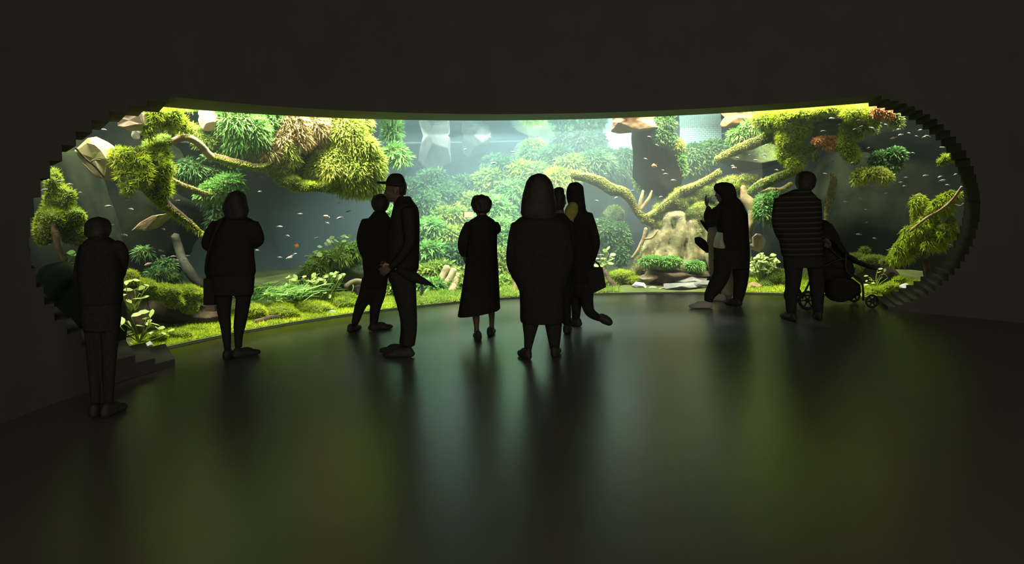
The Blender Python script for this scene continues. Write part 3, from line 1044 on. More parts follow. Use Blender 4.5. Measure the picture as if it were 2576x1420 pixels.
branch('driftwood_stump', 'cut driftwood stumps leaning right of the umbrella tip', [(1095, 740, 12, .9), (1110, 705, 10, .95), (1126, 672, 9, 1.0)], m_woodp, None, extra=[[(1110, 735, 10, .8), (1128, 705, 9, .85), (1142, 678, 8, .9)]])
branch('driftwood_root', 'faint root streak at the glass foot left of the dress', [(1155, 690, 8, .7), (1140, 730, 10, .6), (1128, 765, 12, .5)], m_woodp, ('moss', m_moss2, 1.5, 1, -.4))
branch('driftwood_root', 'pale root standing at the glass left of the long haired woman', [(1292, 690, 9, .5), (1300, 715, 9, .45), (1290, 740, 8, .4), (1285, 752, 6, .35)], m_woodp)
branch('driftwood_root', 'thin bent root beside the legs of the man in the cap', [(1058, 700, 4, .5), (1062, 730, 4, .5), (1056, 755, 5, .5), (1075, 765, 4, .45), (1090, 772, 3, .4)], m_woodg)

# ------------------------------------------------------------------ right of centre
def panel(name, label, x0, x1, y0, y1, dd):
    q = [D(x0, y1, dd), D(x1, y1, dd), D(x1, y0, dd), D(x0, y0, dd)]
    c = np.mean(q, axis=0)
    V = np.array([p for p in q] + [p + (0, .06, 0) for p in q])
    lo = np.array((c[0], c[1], V[:, 2].min()))
    o = link(name, mesh_np(name, V - lo, [(np.array([(0, 1, 2, 3), (7, 6, 5, 4), (0, 4, 5, 1), (1, 5, 6, 2), (2, 6, 7, 3), (3, 7, 4, 0)]), 0)], [m_panel], smooth=False), None, lo)
    tag(o, label, 'panel')
    return c


def spot(p, tgt, power, size=.12, ang=70, col=COOL):
    l = bpy.data.lights.new('added_panel_spot', 'SPOT')  # unseen lamp added to make the panel glow white
    l.energy = power
    l.spot_size = math.radians(ang)
    l.spot_blend = .6
    l.shadow_soft_size = size
    l.color = col
    o = bpy.data.objects.new('added_panel_spot', l)
    o.location = p
    o.rotation_euler = (Vector(tgt) - Vector(p)).to_track_quat('-Z', 'Y').to_euler()
    COL.objects.link(o)


c1 = panel('lit_panel', 'bright mint gridded panel lit at the surface right of centre', 1462, 1600, 285, 392, 3.2)
c2 = panel('lit_panel', 'bright mint gridded panel lit beside the dark rock column', 1712, 1815, 270, 372, 3.0)
spot(c1 + (.15, -.7, .2), c1 + (.15, 0, -.18), 26)
spot(c2 + (0, -.7, .2), c2 + (0, 0, -.12), 22)
rock('hanging_rock', 'dark rock column hanging between the two lit panels', 1650, 400, 56, 96, 1.4, m_rockd, 81, .8)
rock('orange_rock', 'orange pink rock slab at the surface above the dark column', 1600, 314, 68, 22, 1.0, m_rocko, 82, .8)
mass('moss_cushion', 'moss cap with small leaves on top of the dark rock column', 'moss', [(1672, 312, 26, 14, 1.0), (1664, 340, 20, 22, .98), (1688, 350, 12, 16, 1.0)], 'leafy', m_teal, 1.0, .7)
mass('moss_cushion', 'small bright yellow tuft on the side of the dark rock column', 'moss', [(1705, 360, 10, 10, 1.0), (1712, 366, 8, 7, 1.0)], 'leafy', m_leafy, 1.3, .7)
rock('orange_rock', 'pinkish orange rock at the surface right of the second lit panel', 1862, 300, 46, 22, 1.2, m_rocko, 83, .8)
mass('leafy_bush', 'light fern tuft beneath the pinkish orange rock', 'plant', [(1865, 338, 28, 18, 1.1), (1890, 320, 26, 18, 1.1), (1850, 345, 16, 12, 1.1)], 'fern', m_green, 1.0, .9)
mass('leafy_bush', 'dim teal bush under the second lit panel', 'plant', [(1760, 390, 60, 24, 2.0), (1800, 375, 40, 18, 2.0), (1740, 420, 40, 20, 2.0)], 'bush', m_teal, 1, .8)
mass('leafy_bush', 'bright green upright sprig right of the orange fish', 'plant', [(1708, 405, 12, 24, 1.3), (1718, 425, 8, 14, 1.3)], 'leafy', m_green, 1.1, .8)
mass('leafy_bush', 'grey green bush below the orange fish', 'bush', [(1640, 450, 38, 34, 1.7), (1660, 470, 26, 20, 1.6)], 'bush', m_moss2, .9, .8)
mass('leafy_bush', 'hanging wispy bush below the first lit panel', 'bush', [(1530, 420, 44, 40, 2.6), (1500, 400, 30, 30, 2.8), (1570, 410, 30, 34, 2.6)], 'willow', m_teal, .8, 1.1)
branch('mossy_branch', 'long mossy branch bending down right above the head scarf',
       [(1440, 440, 9, 1.0), (1475, 446, 12, 1.0), (1505, 455, 13, .95), (1535, 475, 14, .9), (1565, 482, 13, .88), (1585, 500, 10, .85), (1598, 525, 9, .85), (1618, 545, 10, .85), (1640, 560, 12, .85)],
       m_woodm, ('moss', m_olive, 2.2, 1.2, -.6))
branch('mossy_branch', 'mossy branch rising right from the root fork toward the hooded woman',
       [(1615, 555, 10, .85), (1650, 535, 11, .85), (1685, 510, 12, .85), (1715, 485, 12, .85), (1742, 470, 10, .85), (1775, 455, 9, .9), (1810, 432, 8, .95)], m_woodm, ('moss', m_olive, 1.6, 1.1, -.6))
branch('dead_twig', 'pale forked twig standing at the root fork', [(1605, 540, 7, .9), (1612, 505, 5, .9), (1618, 480, 3, .9)], m_woodp, None, extra=[[(1610, 530, 6, .9), (1632, 500, 4, .9), (1640, 480, 2, .9)]])
mass('moss_slope', 'broad olive moss slope left of the hooded person', 'moss',
     [(1690, 535, 54, 26, .95), (1735, 505, 60, 30, .95), (1790, 482, 60, 30, 1.0), (1845, 472, 50, 26, 1.0), (1770, 535, 50, 28, .9), (1720, 560, 44, 24, .88), (1676, 568, 34, 22, .88), (1840, 510, 40, 30, .95), (1800, 560, 34, 24, .9), (1880, 455, 30, 16, 1.05)], 'moss', m_olive, 1.1, 1.0, depth=.5, base=m_moss2, amp=.28)
S = Soup()                                       # flared trunk foot with folded buttress roots
for x, y, rx, ry, dd in ((1690, 590, 60, 44, 1.05), (1735, 585, 66, 50, 1.05), (1780, 600, 50, 60, 1.05), (1700, 640, 74, 44, 1.0), (1755, 645, 66, 46, 1.0), (1660, 662, 44, 26, .95), (1720, 672, 90, 22, .95), (1700, 545, 50, 24, 1.05), (1760, 535, 54, 26, 1.1)):
    m = PXM(x, dd)
    S.add(*ellipsoid(D(x, y, dd), (rx * m, .32, ry * m), None, 3))
for pth in ([(1655, 550, 15, .95), (1646, 590, 15, .88), (1628, 632, 15, .78), (1604, 676, 14, .66), (1572, 706, 11, .55), (1540, 724, 6, .46)],
            [(1680, 552, 15, .85), (1672, 600, 15, .8), (1655, 650, 16, .72), (1634, 695, 13, .55), (1606, 735, 8, .4)],
            [(1712, 556, 15, .82), (1708, 600, 17, .77), (1694, 640, 17, .72), (1682, 680, 14, .66)],
            [(1742, 556, 15, .82), (1748, 600, 17, .77), (1738, 645, 18, .72), (1728, 684, 14, .66)],
            [(1776, 560, 15, .85), (1782, 610, 17, .8), (1790, 650, 17, .74), (1800, 690, 13, .66)]):
    P_ = [D(x, y, dd) for x, y, r_, dd in pth]
    S.add(*tube(P_, [r_ * PXM(x, dd) for x, y, r_, dd in pth], 12, 4, .15))
P0 = D(1712, 690, 1.0); P0[2] = .03
t = thing('root_stump', 'massive flared trunk foot with folded roots left of the hooded person', 'root', P0)
me = remesh(S, .022, 'trunk', [m_stump], (0, 0, 0), 3)
vv = np.zeros(len(me.vertices) * 3); me.vertices.foreach_get('co', vv); vv = vv.reshape(-1, 3)
nn = np.zeros(len(me.vertices) * 3); me.vertices.foreach_get('normal', nn); nn = nn.reshape(-1, 3)
vv = vv + nn * (.018 * noise(vv * (1, 1, .35), 9) + .012 * noise(vv * (1, 1, .5), 21))[:, None]
fc = np.array([list(pp.vertices) for pp in me.polygons if len(pp.vertices) == 4])
me.vertices.foreach_set('co', (vv - P0).astype(np.float32).ravel()); me.update()
link('trunk', me, t)
S = Soup()
scatter(S, vv, tri_of([fc]), 'moss', 0, .8, 1.0, keep=lambda N, C: np.where(noise(C, 1.9) > .15, 1.0, .03) * np.where(N[:, 1] < .4, 1, 0) * np.where(N[:, 2] > -.2, 1, .2))
o = link('moss_coat', S.mesh('moss_coat', [m_olive], P0), t); o['label'] = 'olive moss patches on the trunk foot'
branch('thin_branch', 'thin curling dead branch left of the brown buttress', [(1625, 575, 5, .7), (1618, 600, 4, .68), (1604, 630, 4, .66), (1590, 650, 3, .64)], m_wood, None, extra=[[(1616, 602, 3, .68), (1640, 598, 3, .68), (1655, 580, 2, .68)]])
for k, (x, y, rx, lab) in enumerate(((1640, 656, 26, 'bright fern tuft at the left foot of the brown buttress'), (1685, 658, 26, 'bright fern tuft at the middle foot of the brown buttress'), (1748, 668, 20, 'bright fern tuft at the right foot of the brown buttress'))):
    mass('fern_tuft', lab, 'fern', [(x, y, rx, 9, .5), (x - rx * .5, y + 3, rx * .5, 7, .48), (x + rx * .5, y + 2, rx * .5, 7, .48)], 'fern', m_green, 1.6, .7)
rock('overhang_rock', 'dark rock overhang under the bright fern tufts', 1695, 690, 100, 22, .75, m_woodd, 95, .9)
mass('moss_cushion', 'moss hummock between the head scarf woman and the root', 'moss', [(1560, 695, 34, 13, .5), (1590, 705, 20, 10, .45), (1540, 712, 22, 10, .45)], 'moss', m_moss, 1.4)
branch('black_driftwood', 'dark driftwood arm right of the tote bag', [(1516, 675, 7, .55), (1530, 700, 9, .45), (1548, 725, 10, .35), (1572, 738, 8, .25)], m_woodd, ('moss', m_moss2, 1.3, 1, -.1))
leaf_plant('round_leaf_plant', 'bright round leaf plant above the tote bag', 'plant',
           [(1510, 640), (1522, 630), (1530, 636), (1536, 646), (1518, 650), (1506, 658), (1526, 656), (1535, 662), (1512, 668), (1524, 672), (1500, 650), (1542, 640), (1530, 624), (1505, 630), (1520, 662), (1500, 668), (1538, 652)],
           (1518, 700), .11, .08, m_pale, dd=.6)
mass('leafy_bush', 'hazy leaf bush above the bright round leaf plant', 'bush', [(1530, 590, 24, 26, 1.4), (1555, 600, 26, 40, 1.5), (1515, 570, 14, 18, 1.5), (1560, 640, 16, 24, 1.3)], 'leafy', m_teal, 1.1, 1.0)
rock('mossy_rock', 'dim mossy post rock left of the root fork', 1545, 555, 22, 30, 1.7, m_rockm, 97, .8, moss=('moss', m_moss2, .8, 1, -.2))
for x, y, rx, ry, mt, sd, lab in ((1608, 722, 18, 12, m_rockw, 101, 'white veined stone at the left of the root stones'), (1636, 736, 22, 12, m_rockw, 102, 'white rounded stone at the glass foot below the roots'),
                                  (1676, 732, 22, 13, m_wood, 103, 'brown stone right of the white rounded stone'), (1740, 703, 44, 14, m_rockg, 104, 'grey veined boulder behind the sand strip'),
                                  (1630, 700, 26, 10, m_woodp, 105, 'beige stone tucked under the fern overhang'), (1720, 722, 50, 12, m_rockg, 106, 'flat grey stone along the sand strip'),
                                  (1770, 720, 30, 12, m_rockg, 107, 'mottled stone left of the hooded person by her knee'), (1900, 722, 20, 12, m_wood, 108, 'brown stone right of the hooded woman by her shin')):
    rock('stone', lab, x, y, rx, ry, .3 if y > 715 else .5, mt, sd, group=None)
S = Soup()
v, f = ico(3)
P0 = D(1742, 738, .18)
V = v * (.33, .14, .03) + P0
S.add(V, [f])
tag(link('sand_patch', S.mesh('sand_patch', [m_sand], P0), None, P0), 'pale sand patch at the glass foot left of the hooded person', 'sand', kind='stuff')

branch('mossy_branch', 'high mossy branch arching up right to the surface', [(1802, 402, 8, 1.0), (1830, 388, 11, 1.0), (1862, 373, 12, .95), (1900, 358, 13, .9), (1940, 342, 13, .85), (1985, 325, 13, .8)], m_woodm, ('moss', m_olive, 1.7, 1.2, -.6))
rock('hazy_rock', 'dark mottled rock under the high mossy branch', 1890, 400, 80, 34, 1.6, m_rockm, 111, .7, moss=('moss', m_moss2, .25, 1, .2))
branch('mossy_branch', 'mossy branch reaching from the trunk to the tall striped man', [(1872, 500, 8, .9), (1890, 482, 11, .9), (1915, 465, 13, .85), (1950, 450, 13, .82), (1985, 436, 11, .8), (2015, 424, 8, .8)], m_woodm, ('moss', m_moss2, 1.7, 1.2, -.5))
branch('driftwood_log', 'pale twisted trunk right of the hooded woman', [(1868, 470, 8, .9), (1878, 498, 14, .9), (1894, 525, 14, .88), (1892, 555, 11, .86), (1884, 585, 8, .85), (1886, 612, 6, .85)], m_woodp)
branch('mossy_branch', 'lower mossy branch left of the striped man', [(1902, 490, 7, 1.0), (1935, 480, 8, 1.0), (1965, 478, 7, 1.0), (1990, 462, 5, 1.0)], m_wood, ('moss', m_moss2, 1.4, 1, -.2))
mass('fern_bush', 'bright green fern bush left of the striped man', 'fern', [(1928, 505, 26, 16, .8), (1925, 530, 26, 20, .75), (1938, 550, 14, 12, .75), (1945, 495, 16, 14, .8)], 'fern', m_green, 1.3, .8)
rock('pink_rock', 'pinkish rock knob behind the bright leafy plant right of the hooded woman', 1905, 615, 18, 22, 1.0, m_rockp, 113)
SPOTS = [(1890 + rng.uniform(-4, 66) * .95, 640 + rng.uniform(0, 44)) for _ in range(60)]
leaf_plant('broad_leaf_plant', 'bright broad leaf plant between the hooded woman and the striped man', 'plant', SPOTS, (1915, 715), .12, .065, m_pale, dd=.5)
mass('moss_cushion', 'moss cushion left of the striped man at knee height', 'moss', [(1955, 700, 26, 20, .5), (1935, 716, 26, 14, .45), (1980, 705, 20, 24, .5)], 'moss', m_moss2, 1.4)
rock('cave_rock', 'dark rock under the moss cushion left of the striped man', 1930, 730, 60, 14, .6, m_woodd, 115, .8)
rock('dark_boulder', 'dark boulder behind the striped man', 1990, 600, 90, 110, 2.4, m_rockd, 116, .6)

# ------------------------------------------------------------------ right end
mass('moss_curtain', 'yellow moss curtain along the surface at upper right', 'moss',
     [(1940, 305, 44, 26, .7), (1985, 295, 44, 26, .6), (2040, 285, 50, 16, .55), (2100, 278, 50, 14, .5), (2160, 285, 40, 24, .45), (2195, 292, 22, 22, .4), (1985, 345, 34, 34, .65), (2015, 320, 26, 24, .6), (1980, 385, 26, 22, .65), (2000, 410, 24, 16, .6)], 'bigmoss', m_moss, 1.3, .85)
mass('moss_curtain', 'yellow moss strand right of the grey surface rock', 'moss', [(2130, 335, 16, 24, .5), (2125, 365, 20, 20, .5), (2140, 385, 18, 22, .5), (2150, 330, 24, 22, .55)], 'bigmoss', m_moss, 1.3, .8)
rock('grey_rock', 'grey rock framed by yellow moss at upper right', 2088, 318, 44, 32, .75, m_rockg, 121, .8)
mass('orange_plant', 'orange coral-like plant below the grey upper right rock', 'plant', [(2080, 352, 30, 7, .5), (2095, 366, 22, 8, .5), (2058, 354, 12, 7, .5)], 'leafy', m_orange, 1.4, .6)
mass('orange_plant', 'orange sponge-like plant at the upper right edge steps', 'plant', [(2215, 280, 18, 12, .3), (2232, 286, 14, 12, .3)], 'leafy', m_orange, 1.5, .6)
mass('leafy_bush', 'whitish green leaf tuft beside the orange sponge', 'plant', [(2180, 315, 26, 18, .5), (2255, 300, 14, 18, .4), (2010, 385, 20, 18, .7)], 'leafy', m_pale, .9, .7)
mass('moss_cushion', 'moss knob hanging under the orange coral-like plant', 'moss', [(2045, 370, 12, 10, .6), (2052, 395, 8, 12, .55), (2150, 400, 12, 16, .6)], 'moss', m_olive, 1.2)
branch('hanging_root', 'mossy root hanging free right of the striped man', [(2094, 436, 5, .8), (2097, 455, 7, .8), (2094, 480, 9, .8), (2086, 505, 8, .8), (2080, 530, 5, .85), (2076, 560, 3, .85)], m_woodp, ('moss', m_olive, 1.1, 1, -.3))
mass('fern_bush', 'bright leafy fern shelf at the right end of the tank', 'fern', [(2170, 438, 24, 10, .55), (2200, 436, 30, 12, .5), (2225, 445, 20, 9, .5), (2160, 452, 16, 8, .5)], 'leafy', m_leafy, 1.4, .75)
mass('leafy_bush', 'dark glossy leaf bush above the right fern shelf', 'bush', [(2220, 400, 30, 18, .7), (2255, 388, 22, 14, .7), (2240, 415, 26, 10, .7)], 'leafy', m_teal, 1.0, .75)
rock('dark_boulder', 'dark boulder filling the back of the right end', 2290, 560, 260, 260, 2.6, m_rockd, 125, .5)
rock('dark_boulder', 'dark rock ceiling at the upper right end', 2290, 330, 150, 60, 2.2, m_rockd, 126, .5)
branch('mossy_branch', 'thick mossy arm rising to the far right end of the tank',
       [(2240, 655, 12, .5), (2265, 625, 16, .48), (2290, 595, 18, .45), (2318, 565, 18, .42), (2345, 535, 16, .4), (2372, 505, 14, .38), (2398, 487, 10, .36)], m_woodm, ('frond', m_moss, 1.7, .8, -.9),
       extra=[[(2300, 590, 12, .45), (2305, 550, 12, .45), (2308, 515, 13, .45), (2312, 492, 10, .45)], [(2318, 580, 12, .42), (2350, 580, 14, .4), (2380, 570, 12, .36), (2398, 550, 8, .34)], [(2270, 640, 10, .46), (2310, 625, 12, .42), (2350, 605, 12, .38)]])
mass('moss_clump', 'shaggy yellow moss hung over the mossy arm at the far right end', 'moss',
     [(2272, 630, 24, 20, .42), (2300, 598, 32, 22, .40), (2335, 566, 30, 22, .38), (2372, 515, 22, 24, .34), (2310, 512, 18, 18, .42), (2382, 586, 24, 12, .32), (2348, 612, 28, 12, .36), (2398, 490, 18, 10, .32), (2256, 650, 20, 10, .45)], 'frond', m_moss, 1.2, .65, depth=.5, amp=.35)
branch('bare_stick', 'thin bare stick crossing the right mossy arm', [(2290, 582, 3, .25), (2330, 550, 4, .24), (2368, 528, 4, .22), (2395, 505, 4, .2), (2420, 470, 3, .18)], m_woodp, None, extra=[[(2395, 512, 2, .2), (2415, 518, 2, .18), (2424, 512, 1.5, .16)]])
mass('moss_cushion', 'small moss tuft at the far right end above the mossy arm', 'moss', [(2385, 400, 16, 10, .3), (2398, 388, 9, 10, .25), (2370, 408, 12, 8, .3)], 'moss', m_moss, 1.3)
mass('moss_ledge', 'mossy ledge right of the stroller hood', 'moss', [(2160, 648, 26, 10, .7), (2195, 654, 30, 9, .65), (2235, 660, 22, 9, .6), (2150, 675, 22, 14, .6), (2175, 632, 12, 9, .75)], 'moss', m_moss2, 1.4)
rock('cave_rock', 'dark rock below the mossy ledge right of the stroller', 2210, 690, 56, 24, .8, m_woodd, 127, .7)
leaf_plant('small_leaf_plant', 'pale small leaf plant right of the stroller front', 'plant',
           [(2215, 676), (2226, 679), (2212, 684), (2222, 690), (2230, 694), (2216, 700), (2178, 694), (2186, 698), (2180, 706), (2190, 704), (2179, 716), (2196, 712)], (2205, 722), .07, .035, m_pale, dd=.35)
mass('moss_cushion', 'bright grassy moss tongue by the stepped lower right corner', 'moss', [(2220, 732, 30, 9, .2), (2245, 722, 20, 10, .22), (2262, 706, 16, 8, .3), (2195, 740, 22, 6, .15)], 'moss', m_moss, 1.5)
rock('pebble', 'pale stone on the stepped lower right edge', 2278, 722, 12, 9, .15, m_rockw, 131)
branch('dark_root', 'dark upright root near the far right lower edge', [(2330, 740, 10, .4), (2332, 700, 9, .4), (2330, 660, 8, .4)], m_woodd)
rock('pebble', 'small bluish grey stone on top of the dark upright root', 2331, 640, 9, 10, .38, m_rockg, 132)

# ------------------------------------------------------------------ fish
def fish_mesh(name, mat, h=.30, disc=False):
    S = Soup()
    xs = np.array([-.42, -.3, -.1, .12, .3, .44, .5])
    hh = np.array([.05, .10, .17, .2, .16, .07, .02]) * (h / .30)
    rings = [np.column_stack((np.full(10, x), .55 * r * np.cos(a), r * np.sin(a))) for x, r in zip(xs, hh) for a in [np.linspace(0, 2 * np.pi, 10, endpoint=False)]]
    V, P = loft(rings)
    S.add(V, P)
    k = h / .30

    def fin(pts):
        n = len(pts)
        V = np.array([(x, -.008, z) for x, z in pts] + [(x, .008, z) for x, z in pts])
        pol = [np.array([(0, i, i + 1) for i in range(1, n - 1)]), np.array([(n, n + i + 1, n + i) for i in range(1, n - 1)]), np.array([(i, (i + 1) % n, n + (i + 1) % n, n + i) for i in range(n)])]
        S.add(V, pol)
    fin([(-.40, 0), (-.58, .17 * k), (-.54, 0), (-.58, -.17 * k)])
    fin([(-.14, .15 * k), (-.2, .28 * k), (.06, .27 * k), (.12, .18 * k)])
    fin([(-.2, -.12 * k), (-.22, -.24 * k), (.0, -.2 * k), (.02, -.16 * k)])
    return S.mesh(name, [mat])


FM = {'s': fish_mesh('silver_fish', m_fish, .24), 'd': fish_mesh('dark_fish', m_fishd, .24), 'o': fish_mesh('orange_fish', m_fisho, .6), 'p': fish_mesh('pink_fish', m_fishp, .26)}


def fish(kind, pts, label, group, L=.10, dd=(.15, .9), z=0.0):
    for i, (x, y) in enumerate(pts):
        o = bpy.data.objects.new({'s': 'silver_fish', 'd': 'dark_fish', 'o': 'orange_fish', 'p': 'pink_fish'}[kind], FM[kind])
        COL.objects.link(o)
        o.location = D(x, y, rng.uniform(*dd))
        s = L * rng.uniform(.6, 1.1)
        o.scale = (s, s, s)
        o.rotation_euler = (0, rng.uniform(-.35, .35), (0 if rng.random() < .5 else math.pi) + rng.uniform(-.5, .5))
        tag(o, label if len(pts) > 1 or group is None else label, 'fish', group)


zz = lambda pts, s, ox, oy: [(ox + a / s, oy + b / s) for a, b in pts]
fish('d', zz([(795, 300), (905, 280), (1330, 305), (1190, 355), (1480, 268), (1500, 318), (1360, 260), (605, 365), (660, 420), (305, 505), (1450, 340), (1310, 410)], 3.22, 1700, 220),
     'small dark fish silhouetted below the surface at the upper right', 'dark fish near the surface', .085)
fish('s', zz([(1190, 280), (1560, 490), (1440, 400), (1770, 350), (1800, 340), (1820, 385), (1950, 395), (2020, 400), (1980, 345), (1850, 228), (830, 455), (735, 465), (600, 545), (500, 570), (650, 590), (545, 710), (1430, 610), (1340, 520),
             (1860, 730), (2140, 725), (2160, 755), (2265, 705), (2200, 790), (1540, 990), (1580, 800), (1210, 700), (1370, 928), (1820, 770), (1850, 800), (1270, 600), (720, 545), (1700, 300), (1890, 370), (2040, 395), (2160, 485), (1920, 530), (1260, 250), (1620, 350), (1590, 330), (2020, 715), (1700, 860), (1500, 900), (1790, 250), (1640, 300)], 3.22, 1700, 220)
     + [(2180, 560), (2200, 600), (2160, 590), (2235, 630)], 'small pale fish of the shoal in the dark water at the right end', 'pale fish at the right end', .075)
fish('p', zz([(1760, 410), (1775, 335), (470, 650), (820, 670), (460, 635)], 3.22, 1700, 220), 'small pinkish fish among the shoal at the right end', 'pinkish fish at the right end', .08)
fish('s', zz([(840, 445), (1165, 680), (1110, 1185), (885, 1248), (1130, 1280), (1610, 1193), (475, 1020), (365, 985), (210, 1080), (590, 1105)], 4.177, 60, 220)
     + zz([(830, 98), (1140, 145), (950, 195), (1310, 138), (1285, 340), (1310, 390), (1400, 395), (1430, 430), (1535, 390), (1505, 425), (1440, 462), (1430, 1040)], 3.737, 60, 540),
     'small pale fish scattered through the dark water at the left end', 'pale fish at the left end', .075)
fish('p', zz([(1165, 467)], 3.737, 60, 540), 'lone orange pink fish above the bright left moss ledge', None, .09)
fish('s', zz([(1055, 1215), (1150, 1305), (650, 1330), (1060, 1372), (220, 1095), (240, 945)], 4.177, 600, 220) + zz([(793, 75), (370, 108), (900, 30), (505, 352), (610, 373), (370, 383), (168, 320), (475, 370), (440, 190), (700, 210)], 3.55, 600, 540),
     'small pale fish in the open teal water between the lone woman and the strolling pair', 'pale fish left of centre', .075)
fish('p', zz([(925, 1355)], 4.177, 600, 220) + zz([(785, 15), (455, 385)], 3.55, 600, 540), 'small pink fish in the open teal water left of the strolling pair', 'pink fish left of centre', .08)
fish('o', [(746, 619)], 'round orange fish alone in the teal water left of the strolling pair', None, .075)
fish('o', [(1645, 417)], 'bright orange round fish before the dark rock column', None, .07, (.4, .5))
fish('s', zz([(125, 652), (630, 678), (1060, 765), (425, 797)], 4.177, 1140, 220), 'small pale fish in the blue haze above the hazy bushes', 'pale fish in the blue haze', .085, (.3, 1.2))
fish('s', zz([(2060, 518), (1830, 540), (2140, 605), (1885, 1085), (2230, 910), (2310, 975), (2230, 1200), (1710, 1160), (1510, 1190), (1600, 910), (2205, 870), (2020, 750), (2180, 1150), (2400, 1380)], 4.177, 1140, 220),
     'small pale fish around the dark rock column and root fork', 'pale fish right of centre', .065, (.2, .8))

# ------------------------------------------------------------------ people


def ring(y, xl, xr, dep, Y, dy=0.0, n=28, e=2.3):
    """horizontal oval whose outline spans xl..xr at height y (y may be a left, right pair)"""
    yl, yr = y if isinstance(y, tuple) else (y, y)
    A, B = W(xl, yl, Y + dy), W(xr, yr, Y + dy)
    c, h = (A + B) / 2, (B - A) / 2
    a = np.linspace(0, 2 * np.pi, n, endpoint=False)
    ca, sa = np.cos(a), np.sin(a)
    f = lambda v: np.sign(v) * np.abs(v) ** (2 / e)
    return c + f(ca)[:, None] * h + f(sa)[:, None] * np.array((0, dep / 2, 0))


def shape(S, levels, Y, sc=1.0):
    rr = []
    for l in levels:
        y, xl, xr, dep = l[:4]
        dy = l[4] if len(l) > 4 else 0
        m = (xl + xr) / 2
        rr.append(ring(y, m + (xl - m) * sc, m + (xr - m) * sc, dep * sc, Y, dy))
    v, p = loft(rr)
    S.add(v, p)


def limb(S, pts, Y, sc=1.0, grow=0.0):
    P = [W(x, y, Y + dy) for x, y, r, dy in pts]
    r = [rr * sc * Y / F + grow for x, y, rr, dy in pts]
    v, p = tube(P, r, 14, 4)
    S.add(v, p)
    return P, r


def hand(S, wrist, d, nrm, side=1, curl=.5, k=1.0):
    """palm, four unequal bent fingers and a thumb; nrm points out of the palm"""
    d = unit(d)
    nrm = unit(np.asarray(nrm, float) - d * (np.asarray(nrm, float) @ d))
    s = np.cross(d, nrm) * side
    Rm = np.column_stack((d, s, nrm))
    v, p = ellipsoid(wrist + d * .048 * k, (.056 * k, .042 * k, .017 * k), Rm, 2)
    S.add(v, p)
    for off, L in ((-.033, .058), (-.011, .074), (.011, .080), (.033, .070)):
        b = wrist + d * (.080 - abs(off) * .25) * k + s * off * k
        P, dd, ang = [b], d, 0.0
        for q, l in enumerate((.45, .32, .23)):
            ang += curl * (.5 + .3 * q)
            dd = d * math.cos(ang) + nrm * math.sin(ang)
            P.append(P[-1] + dd * L * l * k)
        v, p = tube(P, [.0092 * k, .0088 * k, .008 * k, .0068 * k], 8, 3)
        S.add(v, p)
    b = wrist + d * .025 * k + s * .034 * k
    t1 = unit(d * .7 + s * .65 + nrm * .25)
    t2 = unit(d * .95 + s * .2 + nrm * .35)
    v, p = tube([b - s * .02 * k, b + t1 * .032 * k, b + t1 * .032 * k + t2 * .03 * k], [.013 * k, .011 * k, .008 * k], 8, 3)
    S.add(v, p)


def head(S, c, f, k=1.0):
    """c centre of the skull, f the way the face looks; full height about 0.23 k"""
    f = unit(np.array((f[0], f[1], f[2] if len(f) > 2 else 0.0)))
    _, s, u = frame(f)
    Rm = np.column_stack((f, s, u))
    E = lambda x, y, z, a, b, cc: S.add(*ellipsoid(c + (f * x + s * y + u * z) * k, (a * k, b * k, cc * k), Rm, 3))
    E(-.005, 0, .025, .098, .076, .092)      # skull
    E(.020, 0, -.035, .074, .062, .075)      # face
    E(.045, 0, -.085, .038, .036, .030)      # chin
    E(.072, 0, .018, .026, .052, .014)       # brow
    E(.092, 0, -.012, .012, .010, .026)      # bridge of the nose
    E(.104, 0, -.032, .013, .015, .011)      # tip of the nose
    E(.084, 0, -.058, .012, .024, .0065)     # lips
    E(.081, 0, -.070, .012, .021, .007)
    for t in (-1, 1):
        E(.078, t * .031, -.004, .012, .014, .009)     # eye
        E(.066, t * .040, -.028, .020, .022, .022)     # cheek
        E(-.008, t * .077, -.012, .020, .008, .032)    # ear


def shoe(S, px, Y, ang, L=.26, h=.09):
    """sole flat on the floor; ang 0 points away from the viewer, positive to the right"""
    p = np.array((ray(px, 880)[0] * Y, Y, 0.0))
    d = np.array((math.sin(ang), math.cos(ang), 0))
    s = np.array((d[1], -d[0], 0))
    Rm = np.column_stack((d, s, (0, 0, 1)))
    for x, z, a, b, c in ((-.02, .035, .10, .042, .05), (.09, .028, .085, .046, .035), (.02, .05, .08, .036, .045), (-.06, h * .6, .045, .038, h * .6)):
        v, q = ellipsoid(p + d * x * L / .26 + (0, 0, z), (a * L / .26, b, c), Rm, 3)
        v[:, 2] = np.maximum(v[:, 2], 0.002)
        S.add(v, q)
    return p


